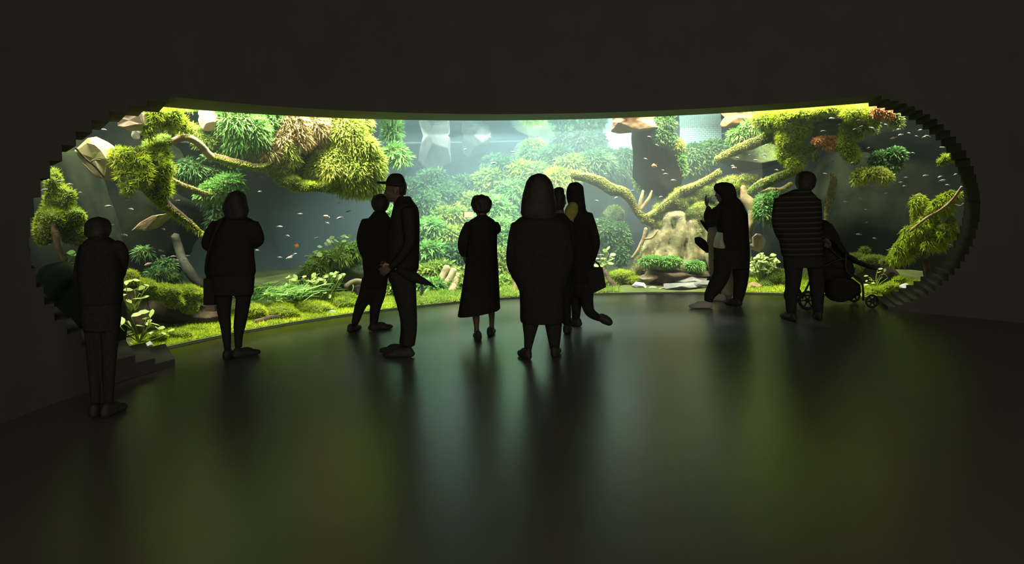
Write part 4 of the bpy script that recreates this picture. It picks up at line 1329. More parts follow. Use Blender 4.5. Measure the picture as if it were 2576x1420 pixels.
def person(label, px, Y, hd, face, torso, legs, arms, hips=None, hair=None, shoes=(), skirt=None, top=('jacket', None), low=('trousers', None), neck=None, bare=False,
           hk=1.0, sleeves=True, hands=(), extra=None, hairmat=None, shoemat=None, hairname='hair', group=None, curly=False):
    base = np.array((ray(px, 880)[0] * Y, Y, 0.0))
    t = thing('person', label, 'person', base, group)
    B = Soup()
    hc = W(hd[0], hd[1], Y + (hd[2] if len(hd) > 2 else 0))
    head(B, hc, face, hk)
    nk = W(*(neck or ((torso[0][1] + torso[0][2]) / 2, torso[0][0] if not isinstance(torso[0][0], tuple) else torso[0][0][0])), Y)
    v, p = tube([hc + (0, 0, -.03), (hc + nk) / 2 + (0, 0, -.02), nk + (0, 0, -.10)], [.05 * hk, .052 * hk, .075 * hk], 14, 3)
    B.add(v, p)
    shape(B, torso[1:], Y, .84)
    if hips:
        shape(B, hips, Y, .84)
    for lg in legs:
        limb(B, lg, Y, 1.0 if bare else .78)
    for ar in arms:
        limb(B, ar, Y, 1.0 if not sleeves else .74)
    for (ai, nrm, side, curl) in hands:
        ar = arms[ai]
        P = [W(x, y, Y + dy) for x, y, r, dy in ar]
        hand(B, P[-1], P[-1] - P[-2], nrm, side, curl, hk)
    for sp in shoes:
        p_ = np.array((ray(sp[0], 880)[0] * (Y + sp[1]), Y + sp[1], 0.05))
        v, q = ellipsoid(p_ + np.array((math.sin(sp[2]), math.cos(sp[2]), 0)) * .02, (.03, .03, .035), None, 2)
        B.add(v, q)
    if extra:
        extra(B)
    bo = link('body', remesh(B, .0065, 'body', [m_skin], base, 2), t)
    # upper garment
    T = Soup()
    shape(T, torso, Y)
    if sleeves:
        for ar in arms:
            limb(T, ar[:-1] + [tuple(np.array(ar[-2]) * .12 + np.array(ar[-1]) * .88)], Y, 1.0)
    link(top[0], remesh(T, .011, top[0], [top[1] or m_black], base, 3), t)
    if not bare:
        T = Soup()
        if hips:
            shape(T, hips, Y)
        for lg in legs:
            limb(T, lg, Y)
        link(low[0], remesh(T, .011, low[0], [low[1] or m_black], base, 3), t)
    if skirt:
        T = Soup()
        shape(T, skirt, Y)
        link('skirt', remesh(T, .011, 'skirt', [low[1] or m_black], base, 3), t)
    if hair:
        T = Soup()
        h0 = hair[0]
        mid, hw = (h0[1] + h0[2]) / 2, (h0[2] - h0[1]) / 2
        hair = [(h0[0] - 1.6, mid - hw * .45, mid + hw * .45, h0[3] * .45) + tuple(h0[4:])] + list(hair)
        shape(T, hair, Y)
        me = remesh(T, .009, hairname, [hairmat or m_hair], base, 3)
        amp = .011 if curly else .0035
        co = np.zeros(len(me.vertices) * 3); me.vertices.foreach_get('co', co)
        no = np.zeros(len(me.vertices) * 3); me.vertices.foreach_get('normal', no)
        co = co.reshape(-1, 3)
        me.vertices.foreach_set('co', (co + no.reshape(-1, 3) * (amp * noise(co, 30))[:, None]).astype(np.float32).ravel())
        me.update()
        link(hairname, me, t)
    for sp in shoes:
        T = Soup()
        shoe(T, sp[0], Y + sp[1], sp[2], sp[3] if len(sp) > 3 else .26)
        link('shoe', remesh(T, .009, 'shoe', [sp[4] if len(sp) > 4 else (shoemat or m_shoe)], base, 3), t)
    return t


def simple(name, label, cat, S, mat, base, group=None, smooth=True):
    return tag(link(name, S.mesh(name, [mat], base, smooth), None, base), label, cat, group)


# lone woman on the left, seen from behind, arms folded forward
Y = gY(585, 902)
person('person seen from behind in a bulky dark jacket alone at the left, arms bent forward', 580, Y, (592, 512, .0), (0.25, 1), hk=.98,
       torso=[(544, 574, 612, .14), (549, 556, 626, .2), (556, 546, 638, .24), (570, 537, 644, .27), (595, 532, 641, .28), (625, 527, 637, .28), (645, 522, 638, .29), (668, 517, 641, .30), (684, 517, 642, .30), (694, 521, 640, .28)],
       hips=[(682, 524, 638, .28), (700, 524, 639, .28), (722, 524, 638, .27), (742, 530, 636, .24)],
       legs=[[(562, 720, 26, 0), (562, 755, 21, 0), (564, 790, 16, 0), (568, 825, 13, 0), (571, 860, 10, 0), (573, 886, 8, 0)],
             [(612, 720, 26, 0), (612, 752, 19, .02), (608, 785, 17, .04), (603, 818, 15, .05), (600, 848, 11, .05), (600, 874, 9, .05)]],
       arms=[[(547, 564, 16, 0), (530, 592, 17, 0), (522, 617, 14, .02), (545, 622, 11, .16), (575, 606, 9, .27), (584, 600, 6, .3)],
             [(634, 564, 17, 0), (645, 588, 17, 0), (651, 606, 13, .02), (635, 616, 11, .16), (612, 604, 9, .27), (603, 599, 6, .3)]],
       hands=[(0, (0, -1, 0), 1, .5), (1, (0, -1, 0), -1, .5)],
       hair=[(481, 588, 603, .10, -.02), (485, 579, 611, .18, -.02), (493, 573, 617, .21, -.02), (505, 567, 619, .23, -.02), (518, 562, 622, .22, -.03), (526, 561, 625, .2, -.04), (536, 564, 624, .18, -.05), (546, 566, 620, .16, -.06), (553, 568, 616, .13, -.06)],
       shoes=[(574, -.02, -.1), (612, .05, .9)], top=('jacket', m_black), low=('trousers', m_char))
S = Soup()
Yb = Y - .05
bx = [W(518, 700, Yb), W(546, 700, Yb), W(545, 766, Yb), W(518, 766, Yb)]
V = np.array([p + (0, -.06, 0) for p in bx] + [p + (0, .06, 0) for p in bx])
S.add(V, [np.array([(0, 1, 2, 3), (7, 6, 5, 4), (0, 4, 5, 1), (1, 5, 6, 2), (2, 6, 7, 3), (3, 7, 4, 0)])])
base = V.mean(0); base[2] = V[:, 2].min()
t = thing('shoulder_bag', 'dark shoulder bag with a tan lower edge hanging at the lone woman\'s left hip', 'bag', base)
link('bag_body', S.mesh('bag_body', [m_char], base, False), t)
S = Soup()
bx = [W(522, 766, Yb), W(545, 766, Yb), W(545, 783, Yb), W(522, 781, Yb)]
V = np.array([p + (0, -.05, 0) for p in bx] + [p + (0, .05, 0) for p in bx])
S.add(V, [np.array([(0, 1, 2, 3), (7, 6, 5, 4), (0, 4, 5, 1), (1, 5, 6, 2), (2, 6, 7, 3), (3, 7, 4, 0)])])
o = link('bag_hem', S.mesh('bag_hem', [m_tan], base, False), t); o['label'] = 'tan lower edge of the bag'
v, p = tube([W(522, 702, Yb), W(519, 660, Yb - .12), W(535, 600, Yb - .2), W(556, 556, Yb - .15), W(568, 548, Yb)], [.012] * 5, 8, 4)
link('strap', Soup().add(v, p).mesh('strap', [m_char], base), t)

# man in a cap, walking left
Y = gY(1010, 895)
person('person in a peaked cap and long dark jacket striding left in profile', 1015, Y, (996, 477, 0), (-1, 0.05), hk=1.06, neck=(1010, 512),
       torso=[(494, 1002, 1033, .16), (503, 997, 1036, .2), (512, 993, 1043, .32), (522, 990, 1050, .40), (540, 986, 1054, .44), (565, 981, 1055, .44), (600, 976, 1055, .42), (640, 974, 1054, .42), (668, 973, 1053, .42), (680, 974, 1052, .40)],
       hips=[(668, 975, 1050, .38), (690, 976, 1048, .38), (708, 980, 1045, .36)],
       legs=[[(1012, 690, 34, -.08), (1019, 735, 28, -.08), (1026, 785, 23, -.08), (1030, 830, 19, -.08), (1027, 868, 17, -.08)],
             [(1010, 690, 32, .10), (1016, 740, 26, .10), (1024, 790, 20, .10), (1024, 830, 17, .10), (1018, 866, 15, .10)]],
       arms=[[(1025, 528, 17, -.19), (1030, 580, 15, -.24), (1029, 615, 13, -.24), (1008, 648, 11, -.24), (988, 668, 9, -.22), (980, 673, 6, -.21)],
             [(1022, 528, 17, .19), (1026, 580, 15, .24), (1022, 615, 13, .24), (998, 640, 11, .2), (982, 660, 8, .12)]],
       hands=[(0, (0, 1, 0), -1, .9), (1, (0, -1, 0), 1, .9)],
       hair=[(462, 992, 1020, .16), (472, 1000, 1022, .165), (482, 1003, 1022, .16), (492, 1006, 1020, .12)],
       shoes=[(1010, -.08, -1.45, .29), (1000, .12, -1.5, .28)], top=('jacket', m_black), low=('trousers', m_char))
CAPB = W(996, 466, Y)
t = thing('peaked_cap', 'dark peaked cap worn by the man striding left', 'cap', CAPB)
S = Soup()
shape(S, [(436.5, 988, 1004, .06), (439, 982, 1010, .13), (445, 977, 1015, .19), (452, 973, 1018, .215), (460, 971, 1020, .22), (466, 970, 1022, .222), (470, 992, 1024, .2)], Y)
link('crown', remesh(S, .008, 'crown', [m_black], CAPB, 2), t)
S = Soup()
S.add(*loft([W(x, yc, Y) + np.column_stack((.0 * np.cos(a_), wd_ * np.cos(a_), th_ * np.sin(a_))) for x, yc, wd_, th_ in ((950, 458.5, .025, .007), (953, 459.5, .05, .012), (960, 460, .075, .013), (972, 460, .085, .014), (982, 460, .085, .014)) for a_ in [np.linspace(0, 2 * np.pi, 20, endpoint=False)]]))
link('peak', S.mesh('peak', [m_black], CAPB), t)
UB = W(1040, 700, Y - .2)
t = thing('folded_umbrella', 'dark folded umbrella held level by the man in the cap, tip to the right', 'umbrella', UB)
v, p = tube([W(1000, 678, Y - .2), W(1025, 690, Y - .2), W(1045, 700, Y - .2), (W(1072, 711, Y - .2)), W(1092, 720, Y - .2)], [.030, .050, .046, .026, .006], 12, 4, .03)
link('canopy', Soup().add(v, p).mesh('canopy', [m_black], UB), t)
v, p = tube([W(1090, 719, Y - .2), W(1099, 724, Y - .2)], [.006, .003], 6, 1)
link('tip', Soup().add(v, p).mesh('tip', [m_plast], UB), t)
v, p = tube([W(1002, 679, Y - .2), W(985, 671, Y - .2), W(972, 665, Y - .2), W(966, 668, Y - .2), W(968, 676, Y - .2)], [.011] * 5, 8, 4)
link('handle', Soup().add(v, p).mesh('handle', [m_tan], UB), t)

# boy beyond the man
Y = gY(925, 832)
person('short-haired person in a loose dark shirt stepping out just beyond the man in the cap', 940, Y, (957, 516, 0), (0.3, 1), hk=.98,
       torso=[(531, 942, 968, .14), (540, 935, 975, .18), (548, 928, 982, .22), (560, 915, 988, .25), (585, 910, 991, .26), (620, 911, 990, .26), (655, 912, 988, .27), (680, 914, 986, .27)],
       hips=[(672, 915, 984, .25), (700, 915, 976, .25), (722, 917, 970, .22)],
       legs=[[(930, 705, 20, 0), (922, 740, 19, 0), (906, 772, 14, -.02), (897, 800, 11, -.04), (892, 815, 9, -.05)],
             [(955, 700, 21, 0), (952, 740, 18, 0), (944, 775, 14, 0), (941, 805, 11, 0), (940, 822, 10, 0)]],
       arms=[[(922, 556, 13, 0), (913, 582, 13, 0), (908, 608, 11, 0), (916, 640, 9, .12), (932, 652, 6, .2)],
             [(980, 556, 13, 0), (986, 590, 12, .02), (988, 620, 10, .02), (976, 650, 8, .15), (964, 656, 6, .2)]],
       hands=[(0, (0, 1, 0), -1, .7), (1, (0, 1, 0), 1, .7)],
       hair=[(489, 948, 966, .10, -.01), (492, 941, 973, .16, -.01), (498, 936, 978, .19, -.01), (507, 934, 980, .20, -.015), (516, 934, 979, .19, -.025), (524, 937, 976, .16, -.035), (531, 941, 971, .11, -.045)],
       shoes=[(890, -.05, .3, .25), (953, 0, 1.2, .26)], top=('shirt', m_black), low=('trousers', m_char))

# woman in a long dress with a phone
Y = gY(1203, 853)
person('curly-haired person in a long dark dress holding up a phone in the centre', 1205, Y, (1210, 520, .02), (-0.35, 1), hk=.97, bare=True,
       torso=[(541, 1203, 1223, .12), (549, 1192, 1236, .17), (554, 1182, 1243, .21), (566, 1177, 1249, .23), (585, 1177, 1251, .24), (610, 1175, 1251, .25), (635, 1174, 1251, .25), (660, 1171, 1253, .28), (700, 1166, 1255, .34), (740, 1160, 1257, .38), ((772, 765), 1155, 1258, .40), ((797, 778), 1151, 1259, .42)],
       hips=[(660, 1180, 1245, .24), (690, 1182, 1244, .24), (715, 1186, 1240, .2)],
       legs=[[(1196, 690, 18, -.02), (1196, 745, 14, -.02), (1197, 785, 10, -.02), (1198, 806, 8.5, -.02), (1199, 822, 6.5, -.02), (1199, 836, 7, -.02)],
             [(1230, 690, 18, .12), (1234, 745, 13, .14), (1236, 780, 9.5, .16), (1237, 800, 7.5, .18), (1237, 815, 6.5, .18), (1237, 828, 7, .18)]],
       arms=[[(1181, 564, 12, 0), (1170, 588, 13, 0), (1161, 615, 10.5, -.02), (1163, 634, 8.5, .02), (1167, 645, 6, .04)],
             [(1243, 566, 13, 0), (1249, 577, 12, .03), (1246, 578, 10, .12), (1233, 563, 8, .24), (1222, 553, 6, .29)]],
       hands=[(0, (1, 0, 0), 1, .6), (1, (0, -1, 0), 1, .6)],
       hair=[(491.5, 1199, 1223, .10, -.01), (494, 1192, 1229, .16, -.01), (500, 1187, 1234, .20, -.01), (508, 1185, 1237, .215, -.012), (516, 1185, 1238, .21, -.015), (524, 1187, 1236, .19, -.025), (531, 1192, 1233, .15, -.04), (536, 1197, 1227, .10, -.05)],
       shoes=[(1203, -.04, -.15, .24), (1236, .18, .1, .24)], top=('dress', m_black), curly=True)
pb = [W(1166, 533, Y + .32), W(1191, 533.5, Y + .32), W(1191, 548.5, Y + .32), W(1166, 548, Y + .32)]
pc = np.mean(pb, axis=0)
t = thing('smartphone', 'smartphone held sideways by the woman in the dress, its screen lit warm', 'phone', pc)
V = np.array([pc + (p - pc) * 1.04 + (0, .0, 0) for p in pb] + [pc + (p - pc) * 1.04 + (0, .009, 0) for p in pb])
link('phone_case', mesh_np('phone_case', V - pc, [(np.array([(0, 1, 2, 3), (7, 6, 5, 4), (0, 4, 5, 1), (1, 5, 6, 2), (2, 6, 7, 3), (3, 7, 4, 0)]), 0)], [m_plast], smooth=False), t)
V = np.array([pc + (p - pc) * (.98) + (.004, -.001, 0) for p in pb])
o = link('screen', mesh_np('screen', V - pc, [(np.array([(0, 1, 2, 3)]), 0)], [m_screen], smooth=False), t)
o['label'] = 'lit warm screen showing the tank'

# long haired woman nearest the viewer
Y = gY(1345, 900)
person('long-haired person in a wide dark coat seen from behind, nearest in the centre', 1360, Y, (1357, 484, .03), (0.1, 1), hk=1.08,
       torso=[(541, 1325, 1392, .16), (548, 1306, 1408, .22), (560, 1293, 1421, .27), (580, 1286, 1432, .30), (610, 1283, 1436, .31), (640, 1281, 1438, .32), (670, 1280, 1438, .33), (695, 1285, 1434, .33), (715, 1298, 1426, .32), (735, 1307, 1420, .31), (770, 1308, 1420, .31), (800, 1308, 1420, .30), (812, 1310, 1418, .29)],
       hips=[(735, 1312, 1416, .28), (770, 1314, 1414, .27), (790, 1316, 1412, .26)],
       legs=[[(1338, 770, 26, 0), (1335, 810, 22, 0), (1332, 845, 15, 0), (1329, 870, 11, 0), (1328, 886, 9, 0)],
             [(1390, 770, 26, .05), (1392, 810, 23, .05), (1394, 845, 18, .05), (1395, 868, 14, .05), (1395, 880, 12, .05)]],
       arms=[[(1303, 566, 18, 0), (1292, 610, 16, -.02), (1287, 660, 14, -.02), (1297, 690, 12, .05), (1312, 706, 8, .12)],
             [(1412, 566, 18, 0), (1424, 610, 16, -.02), (1428, 660, 14, -.02), (1420, 690, 12, .05), (1406, 706, 8, .12)]],
       hands=[(0, (0, 1, 0), -1, .6), (1, (0, 1, 0), 1, .6)],
       hair=[(438, 1347, 1366, .10, -.01), (441, 1338, 1374, .18, -.01), (449, 1329, 1382, .23, -.01), (460, 1323, 1389, .25, -.015), (474, 1319, 1393, .25, -.02), (490, 1315, 1396, .25, -.03), (506, 1312, 1398, .23, -.04), (522, 1310, 1399, .21, -.05), (536, 1309, 1399, .19, -.06), (544, 1313, 1398, .16, -.07), (552, 1320, 1394, .12, -.08)],
       shoes=[(1322, -.02, -.35, .25), (1397, .05, .2, .25)], top=('coat', m_black), low=('trousers', m_char))

# person half hidden behind her
Y = gY(1410, 838)
person('short-haired person half hidden behind the right shoulder of the long haired woman', 1402, Y, (1406, 505, 0), (0.5, 1), hk=.97,
       torso=[(536, 1395, 1418, .13), (546, 1380, 1428, .18), (556, 1368, 1436, .22), (580, 1362, 1439, .24), (620, 1362, 1440, .24), (660, 1364, 1438, .25), (685, 1366, 1436, .25)],
       hips=[(676, 1370, 1434, .24), (705, 1371, 1433, .24), (725, 1374, 1430, .21)],
       legs=[[(1386, 710, 18, 0), (1386, 760, 14, 0), (1387, 800, 11, 0), (1387, 828, 9, 0)], [(1420, 710, 18, 0), (1423, 760, 14, 0), (1426, 800, 11, 0), (1427, 828, 9, 0)]],
       arms=[[(1374, 560, 12, 0), (1366, 600, 11, 0), (1366, 640, 9, .02), (1380, 660, 7, .12)], [(1430, 560, 12, 0), (1438, 595, 11, 0), (1440, 625, 9, .03), (1426, 640, 6, .15)]],
       hands=[(0, (0, 1, 0), -1, .6), (1, (0, 1, 0), 1, .6)],
       hair=[(472, 1399, 1414, .10, -.01), (475, 1393, 1418, .16, -.01), (482, 1389, 1420, .19, -.01), (494, 1388, 1421, .2, -.015), (506, 1388, 1420, .19, -.025), (518, 1391, 1419, .16, -.035), (528, 1395, 1416, .12, -.045)],
       shoes=[(1386, 0, 0, .25), (1428, 0, .2, .25)], top=('shirt', m_char), low=('trousers', m_black))

# woman in a head scarf with a tote bag
Y = gY(1475, 822)
person('person in a dark head covering with a tote bag, one foot kicked out', 1468, Y, (1446, 492, 0), (-0.75, 0.65), hk=1.0,
       torso=[(515, 1434, 1466, .15), (524, 1427, 1473, .2), (540, 1425, 1481, .26), (562, 1424, 1488, .28), (590, 1424, 1492, .30), (620, 1426, 1494, .30), (650, 1428, 1494, .30), (690, 1432, 1493, .29), (712, 1434, 1492, .28)],
       hips=[(700, 1436, 1490, .27), (725, 1437, 1491, .27), (745, 1440, 1492, .25)],
       legs=[[(1452, 730, 17, .05), (1450, 765, 14, .05), (1449, 795, 11, .05), (1448, 815, 9, .05)],
             [(1474, 730, 19, -.08), (1477, 762, 16, -.10), (1484, 785, 13, -.14), (1500, 797, 10, -.20), (1514, 803, 8, -.24)]],
       arms=[[(1478, 540, 13, -.06), (1490, 580, 14, -.10), (1498, 612, 12, -.10), (1494, 640, 9, -.06), (1489, 664, 6, -.02)],
             [(1436, 542, 12, .08), (1428, 580, 11, .1), (1430, 615, 9, .12), (1440, 640, 7, .2)]],
       hands=[(0, (-1, 0, 0), 1, 1.0), (1, (0, -1, 0), 1, .6)],
       hair=[(460, 1438, 1456, .10), (463, 1432, 1462, .17), (470, 1427, 1467, .21), (480, 1425, 1469, .23), (494, 1425, 1470, .22, .02), (506, 1427, 1471, .2, .0), (516, 1429, 1473, .2, -.01), (526, 1431, 1474, .2, -.01)],
       hairname='head_scarf', hairmat=m_black, shoes=[(1446, .05, -.9, .24)], top=('shawl', m_black), low=('trousers', m_char))
pt = bpy.data.objects[[o.name for o in COL.objects if o.name.startswith('person')][-1]]
S = Soup()
S.add(*tube([W(1443, 514, Y - .14), W(1438, 530, Y - .17), W(1432, 548, Y - .18), W(1434, 566, Y - .19), W(1440, 590, Y - .19)], [.05, .075, .06, .035, .02], 12, 4, .06))
o = link('scarf_end', S.mesh('scarf_end', [m_scarf], pt.location), pt); o['label'] = 'pale yellow scarf end over the shoulder'
S = Soup()
d_ = unit(W(1530, 810, Y - .26) - W(1514, 800, Y - .26))
for x, y, r in ((1514, 800, .05), (1521, 804, .055), (1528, 808, .05), (1532, 811, .042)):
    S.add(*ellipsoid(W(x, y, Y - .26), (r, .045, r), None, 2))
o = link('shoe', remesh(S, .009, 'shoe', [m_shoe], pt.location, 3), pt)
tb = [(1480, 676), (1516, 674), (1525, 723), (1494, 738), (1480, 732)]
f_ = [W(x, y, Y - .14) for x, y in tb]
V = np.array([p for p in f_] + [p + (0, .10, 0) for p in f_])
base = V.mean(0); base[2] = V[:, 2].min()
t = thing('tote_bag', 'dark tote bag hanging from the hand of the person in the head covering', 'bag', base)
n = 5
link('bag_body', mesh_np('bag_body', V - base, [(np.array([(0, 1, 2, 3, 4), (9, 8, 7, 6, 5)]), 0), (np.array([(i, n + i, n + (i + 1) % n, (i + 1) % n) for i in range(n)]), 0)], [m_char], smooth=False), t)
v, p = tube([W(1484, 677, Y - .09), W(1486, 664, Y - .09), W(1494, 658, Y - .08), W(1505, 664, Y - .09), W(1510, 675, Y - .09)], [.009] * 5, 8, 4)
link('handle', Soup().add(v, p).mesh('handle', [m_char], base), t)

# person in a pale coat behind the hooded woman
Y = gY(1822, 757)
person('person in a long pale coat mostly hidden behind the hooded person on the right', 1822, Y, (1822, 490, .0), (0.2, 1), hk=.95,
       torso=[(516, 1812, 1834, .13), (526, 1800, 1848, .18), (536, 1792, 1855, .21), (555, 1787, 1858, .24), (580, 1784, 1858, .25), (620, 1783, 1856, .26), (660, 1783, 1850, .27), (690, 1784, 1847, .27), (715, 1800, 1846, .26), (742, 1815, 1845, .22)],
       hips=[(640, 1795, 1845, .22), (670, 1797, 1845, .22), (690, 1802, 1843, .2)],
       legs=[[(1812, 670, 14, 0), (1815, 705, 11, 0), (1818, 732, 8, 0), (1818, 748, 7, 0)], [(1834, 670, 14, .08), (1834, 705, 11, .08), (1834, 735, 8, .08), (1834, 748, 7, .08)]],
       arms=[[(1797, 542, 10, 0), (1792, 575, 10, -.02), (1788, 600, 9, .02), (1784, 622, 6, .1)], [(1851, 542, 10, 0), (1854, 575, 10, 0), (1852, 610, 8, .05), (1842, 630, 6, .12)]],
       hands=[(0, (0, 1, 0), -1, .8), (1, (0, 1, 0), 1, .6)],
       hair=[(468, 1815, 1830, .10, -.01), (471, 1809, 1836, .16, -.01), (479, 1805, 1839, .19, -.01), (490, 1804, 1840, .2, -.015), (502, 1806, 1838, .18, -.03), (512, 1810, 1834, .13, -.04)],
       shoes=[(1812, -.02, -1.0, .24, m_shoew), (1836, .08, .2, .24, m_shoew)], top=('coat', m_pal), low=('trousers', m_char))
Yu = Y + .1
base = W(1770, 615, Yu)
t = thing('folded_umbrella', 'dark folded umbrella poking out left of the pale coat', 'umbrella', base)
v, p = tube([W(1749, 600, Yu), W(1755, 604, Yu), W(1766, 613, Yu), W(1778, 625, Yu), W(1790, 636, Yu)], [.02, .055, .062, .055, .03], 10, 4, .03)
link('canopy', Soup().add(v, p).mesh('canopy', [m_black], base), t)
v, p = tube([W(1788, 634, Yu), W(1798, 644, Yu)], [.01, .008], 8, 1)
link('handle', Soup().add(v, p).mesh('handle', [m_plast], base), t)
base = W(1775, 572, Yu)
v, p = tube([W(1763, 555, Yu), W(1770, 563, Yu), W(1778, 574, Yu), W(1788, 588, Yu)], [.012, .024, .026, .022], 8, 3)
simple('slim_case', 'thin dark case held out above the umbrella by the person in the pale coat', 'case', Soup().add(v, p), m_black, base)

# hooded woman on the right, in profile
Y = gY(1800, 773)
person('hooded person in a dark top and wide dark trousers raising one hand, on the right', 1830, Y, (1820, 486, 0), (-1, 0.25), hk=.98, neck=(1830, 512),
       torso=[(505, 1816, 1862, .16), (514, 1806, 1868, .22), (524, 1798, 1872, .30), (540, 1794, 1880, .34), (560, 1800, 1881, .36), (585, 1808, 1882, .36), (605, 1810, 1883, .36), (621, 1798, 1884, .36), (628, 1800, 1884, .34)],
       hips=[(618, 1796, 1884, .32), (640, 1796, 1885, .32), (660, 1797, 1885, .30), (676, 1802, 1884, .27)],
       legs=[[(1817, 655, 22, -.04), (1815, 690, 21, -.04), (1800, 720, 19, -.05), (1786, 742, 14, -.06), (1782, 758, 11, -.06)],
             [(1864, 655, 22, .06), (1864, 690, 20, .06), (1862, 720, 17, .06), (1858, 745, 14, .06), (1856, 762, 11, .06)]],
       arms=[[(1806, 528, 13, -.12), (1796, 550, 14, -.16), (1788, 562, 12, -.16), (1780, 545, 10, -.15), (1782, 526, 7, -.12), (1780, 520, 5, -.11)],
             [(1850, 532, 13, .14), (1862, 570, 12, .17), (1862, 600, 10, .17), (1850, 625, 7, .16)]],
       hands=[(0, (1, 0, 0), -1, .35), (1, (0, -1, 0), 1, .6)],
       hair=[(460, 1808, 1834, .10), (463, 1800, 1842, .17), (470, 1795, 1847, .21), (478, 1797, 1850, .22), (486, 1803, 1851, .22), (496, 1808, 1853, .21), (506, 1814, 1862, .2), (516, 1814, 1868, .22), (526, 1812, 1870, .24)],
       hairname='hood', hairmat=m_black, shoes=[(1772, -.06, -1.4, .27, m_shoew), (1852, .06, -.6, .25)], top=('tunic', m_black), low=('trousers', m_char))
pt = bpy.data.objects[[o.name for o in COL.objects if o.name.startswith('person')][-1]]
S = Soup()
shape(S, [(585, 1806, 1816, .20), (604, 1800, 1816, .28), (620, 1797, 1822, .30), (624, 1797, 1822, .30)], Y - .04)
o = link('shirt_hem', remesh(S, .009, 'shirt_hem', [m_pal], pt.location, 3), pt); o['label'] = 'pale shirt hem showing under the dark top'

# tall man in a striped jumper
Y = gY(1990, 806)
person('tall person in a faintly striped jumper seen from behind beside the stroller', 2010, Y, (2026, 462, 0), (0.55, 1), hk=1.05, neck=(2018, 490),
       torso=[(476, 2001, 2036, .16), (484, 1982, 2042, .2), (492, 1962, 2051, .24), (504, 1955, 2060, .27), (527, 1950, 2062, .29), (555, 1951, 2062, .29), (585, 1956, 2064, .29), (610, 1962, 2067, .29), (634, 1966, 2070, .29), (646, 1968, 2070, .28)],
       hips=[(636, 1971, 2068, .27), (655, 1972, 2070, .27), (672, 1973, 2070, .26)],
       legs=[[(1996, 660, 24, 0), (1996, 700, 20, 0), (1992, 735, 17, 0), (1990, 765, 14, 0), (1991, 788, 12, 0)],
             [(2051, 660, 22, .03), (2054, 700, 19, .03), (2056, 740, 17, .03), (2057, 770, 14, .03), (2058, 790, 12, .03)]],
       arms=[[(1964, 504, 16, 0), (1957, 540, 15, -.02), (1957, 566, 14, -.02), (1966, 595, 12, .06), (1985, 610, 8, .2)],
             [(2050, 504, 15, 0), (2054, 540, 14, .02), (2056, 572, 12, .04), (2066, 590, 9, .12), (2074, 600, 6, .16)]],
       hands=[(0, (0, 1, 0), -1, .6), (1, (0, 0, -1), 1, .9)],
       hair=[(432, 2016, 2034, .10, -.01), (435, 2009, 2043, .17, -.01), (442, 2004, 2049, .21, -.01), (452, 2002, 2052, .22, -.015), (462, 2002, 2051, .21, -.02), (472, 2005, 2048, .17, -.04), (480, 2010, 2040, .11, -.05)],
       shoes=[(1990, 0, -.2, .28), (2060, .03, .2, .28)], top=('jumper', m_stripe), low=('trousers', m_char))

# stroller
Ys = gY(2120, 770)
Z0 = lambda px, yy=Ys: np.array((ray(px, 800)[0] * yy, yy, 0))
SB = Z0(2110)
t = thing('baby_stroller', 'dark hooded baby stroller right of the tall striped man', 'stroller', SB)
pt = lambda x, y, dy=0: W(x, y, Ys + dy)
S = Soup()                                         # hood: a ribbed half shell across the stroller
prof = [(2062, 552), (2076, 554), (2089, 563), (2100, 582), (2108, 604), (2118, 622), (2128, 640)]
inner = [(2050, 640), (2056, 632), (2066, 630), (2076, 634), (2086, 640), (2100, 648), (2118, 652)]
rings = []
for (a_, b_), (c_, d_) in zip(prof, inner):
    A, B = pt(a_, b_), pt(c_, d_)
    row = []
    for ang in np.linspace(-1.0, 1.0, 15):
        k = math.sqrt(max(0, 1 - (ang * .92) ** 2))
        P = B + (A - B) * (k * .9 + .1)
        row.append(P + (0, ang * .24, 0))
    rings.append(np.array(row))
V = np.concatenate([np.concatenate(rings), np.concatenate([r + (-.012, 0, -.012) for r in rings])])
m_, n_ = len(rings), 15
i = np.arange(m_ - 1)[:, None] * n_; j = np.arange(n_ - 1)[None, :]
q1 = np.stack((i + j, i + j + 1, i + n_ + j + 1, i + n_ + j), -1).reshape(-1, 4)
S.add(V, [q1, (q1 + m_ * n_)[:, ::-1]])
link('hood', S.mesh('hood', [m_char], SB), t)
S = Soup()
for lv in ([(2050, 640), (2058, 650), (2080, 664), (2118, 668), (2134, 660)],):
    S.add(*tube([pt(x, y) for x, y in lv], [.10, .13, .15, .14, .09], 14, 4, 0, .6, 1.5))
shape(S, [(610, 2058, 2080, .34), (640, 2058, 2100, .38), (664, 2062, 2130, .40), (672, 2070, 2126, .36)], Ys)
link('seat', remesh(S, .012, 'seat', [m_char], SB, 3), t)
S = Soup()
shape(S, [(640, 2120, 2134, .36), (652, 2126, 2150, .36), (660, 2140, 2172, .36), (668, 2162, 2184, .34), (678, 2190, 2204, .3)], Ys)
link('leg_rest', remesh(S, .012, 'leg_rest', [m_char], SB, 3), t)
S = Soup()
shape(S, [(694, 2086, 2112, .30), (700, 2078, 2140, .36), (715, 2074, 2160, .38), (735, 2076, 2162, .38), (750, 2084, 2138, .34), (757, 2092, 2120, .28)], Ys)
link('basket', remesh(S, .012, 'basket', [m_black], SB, 3), t)
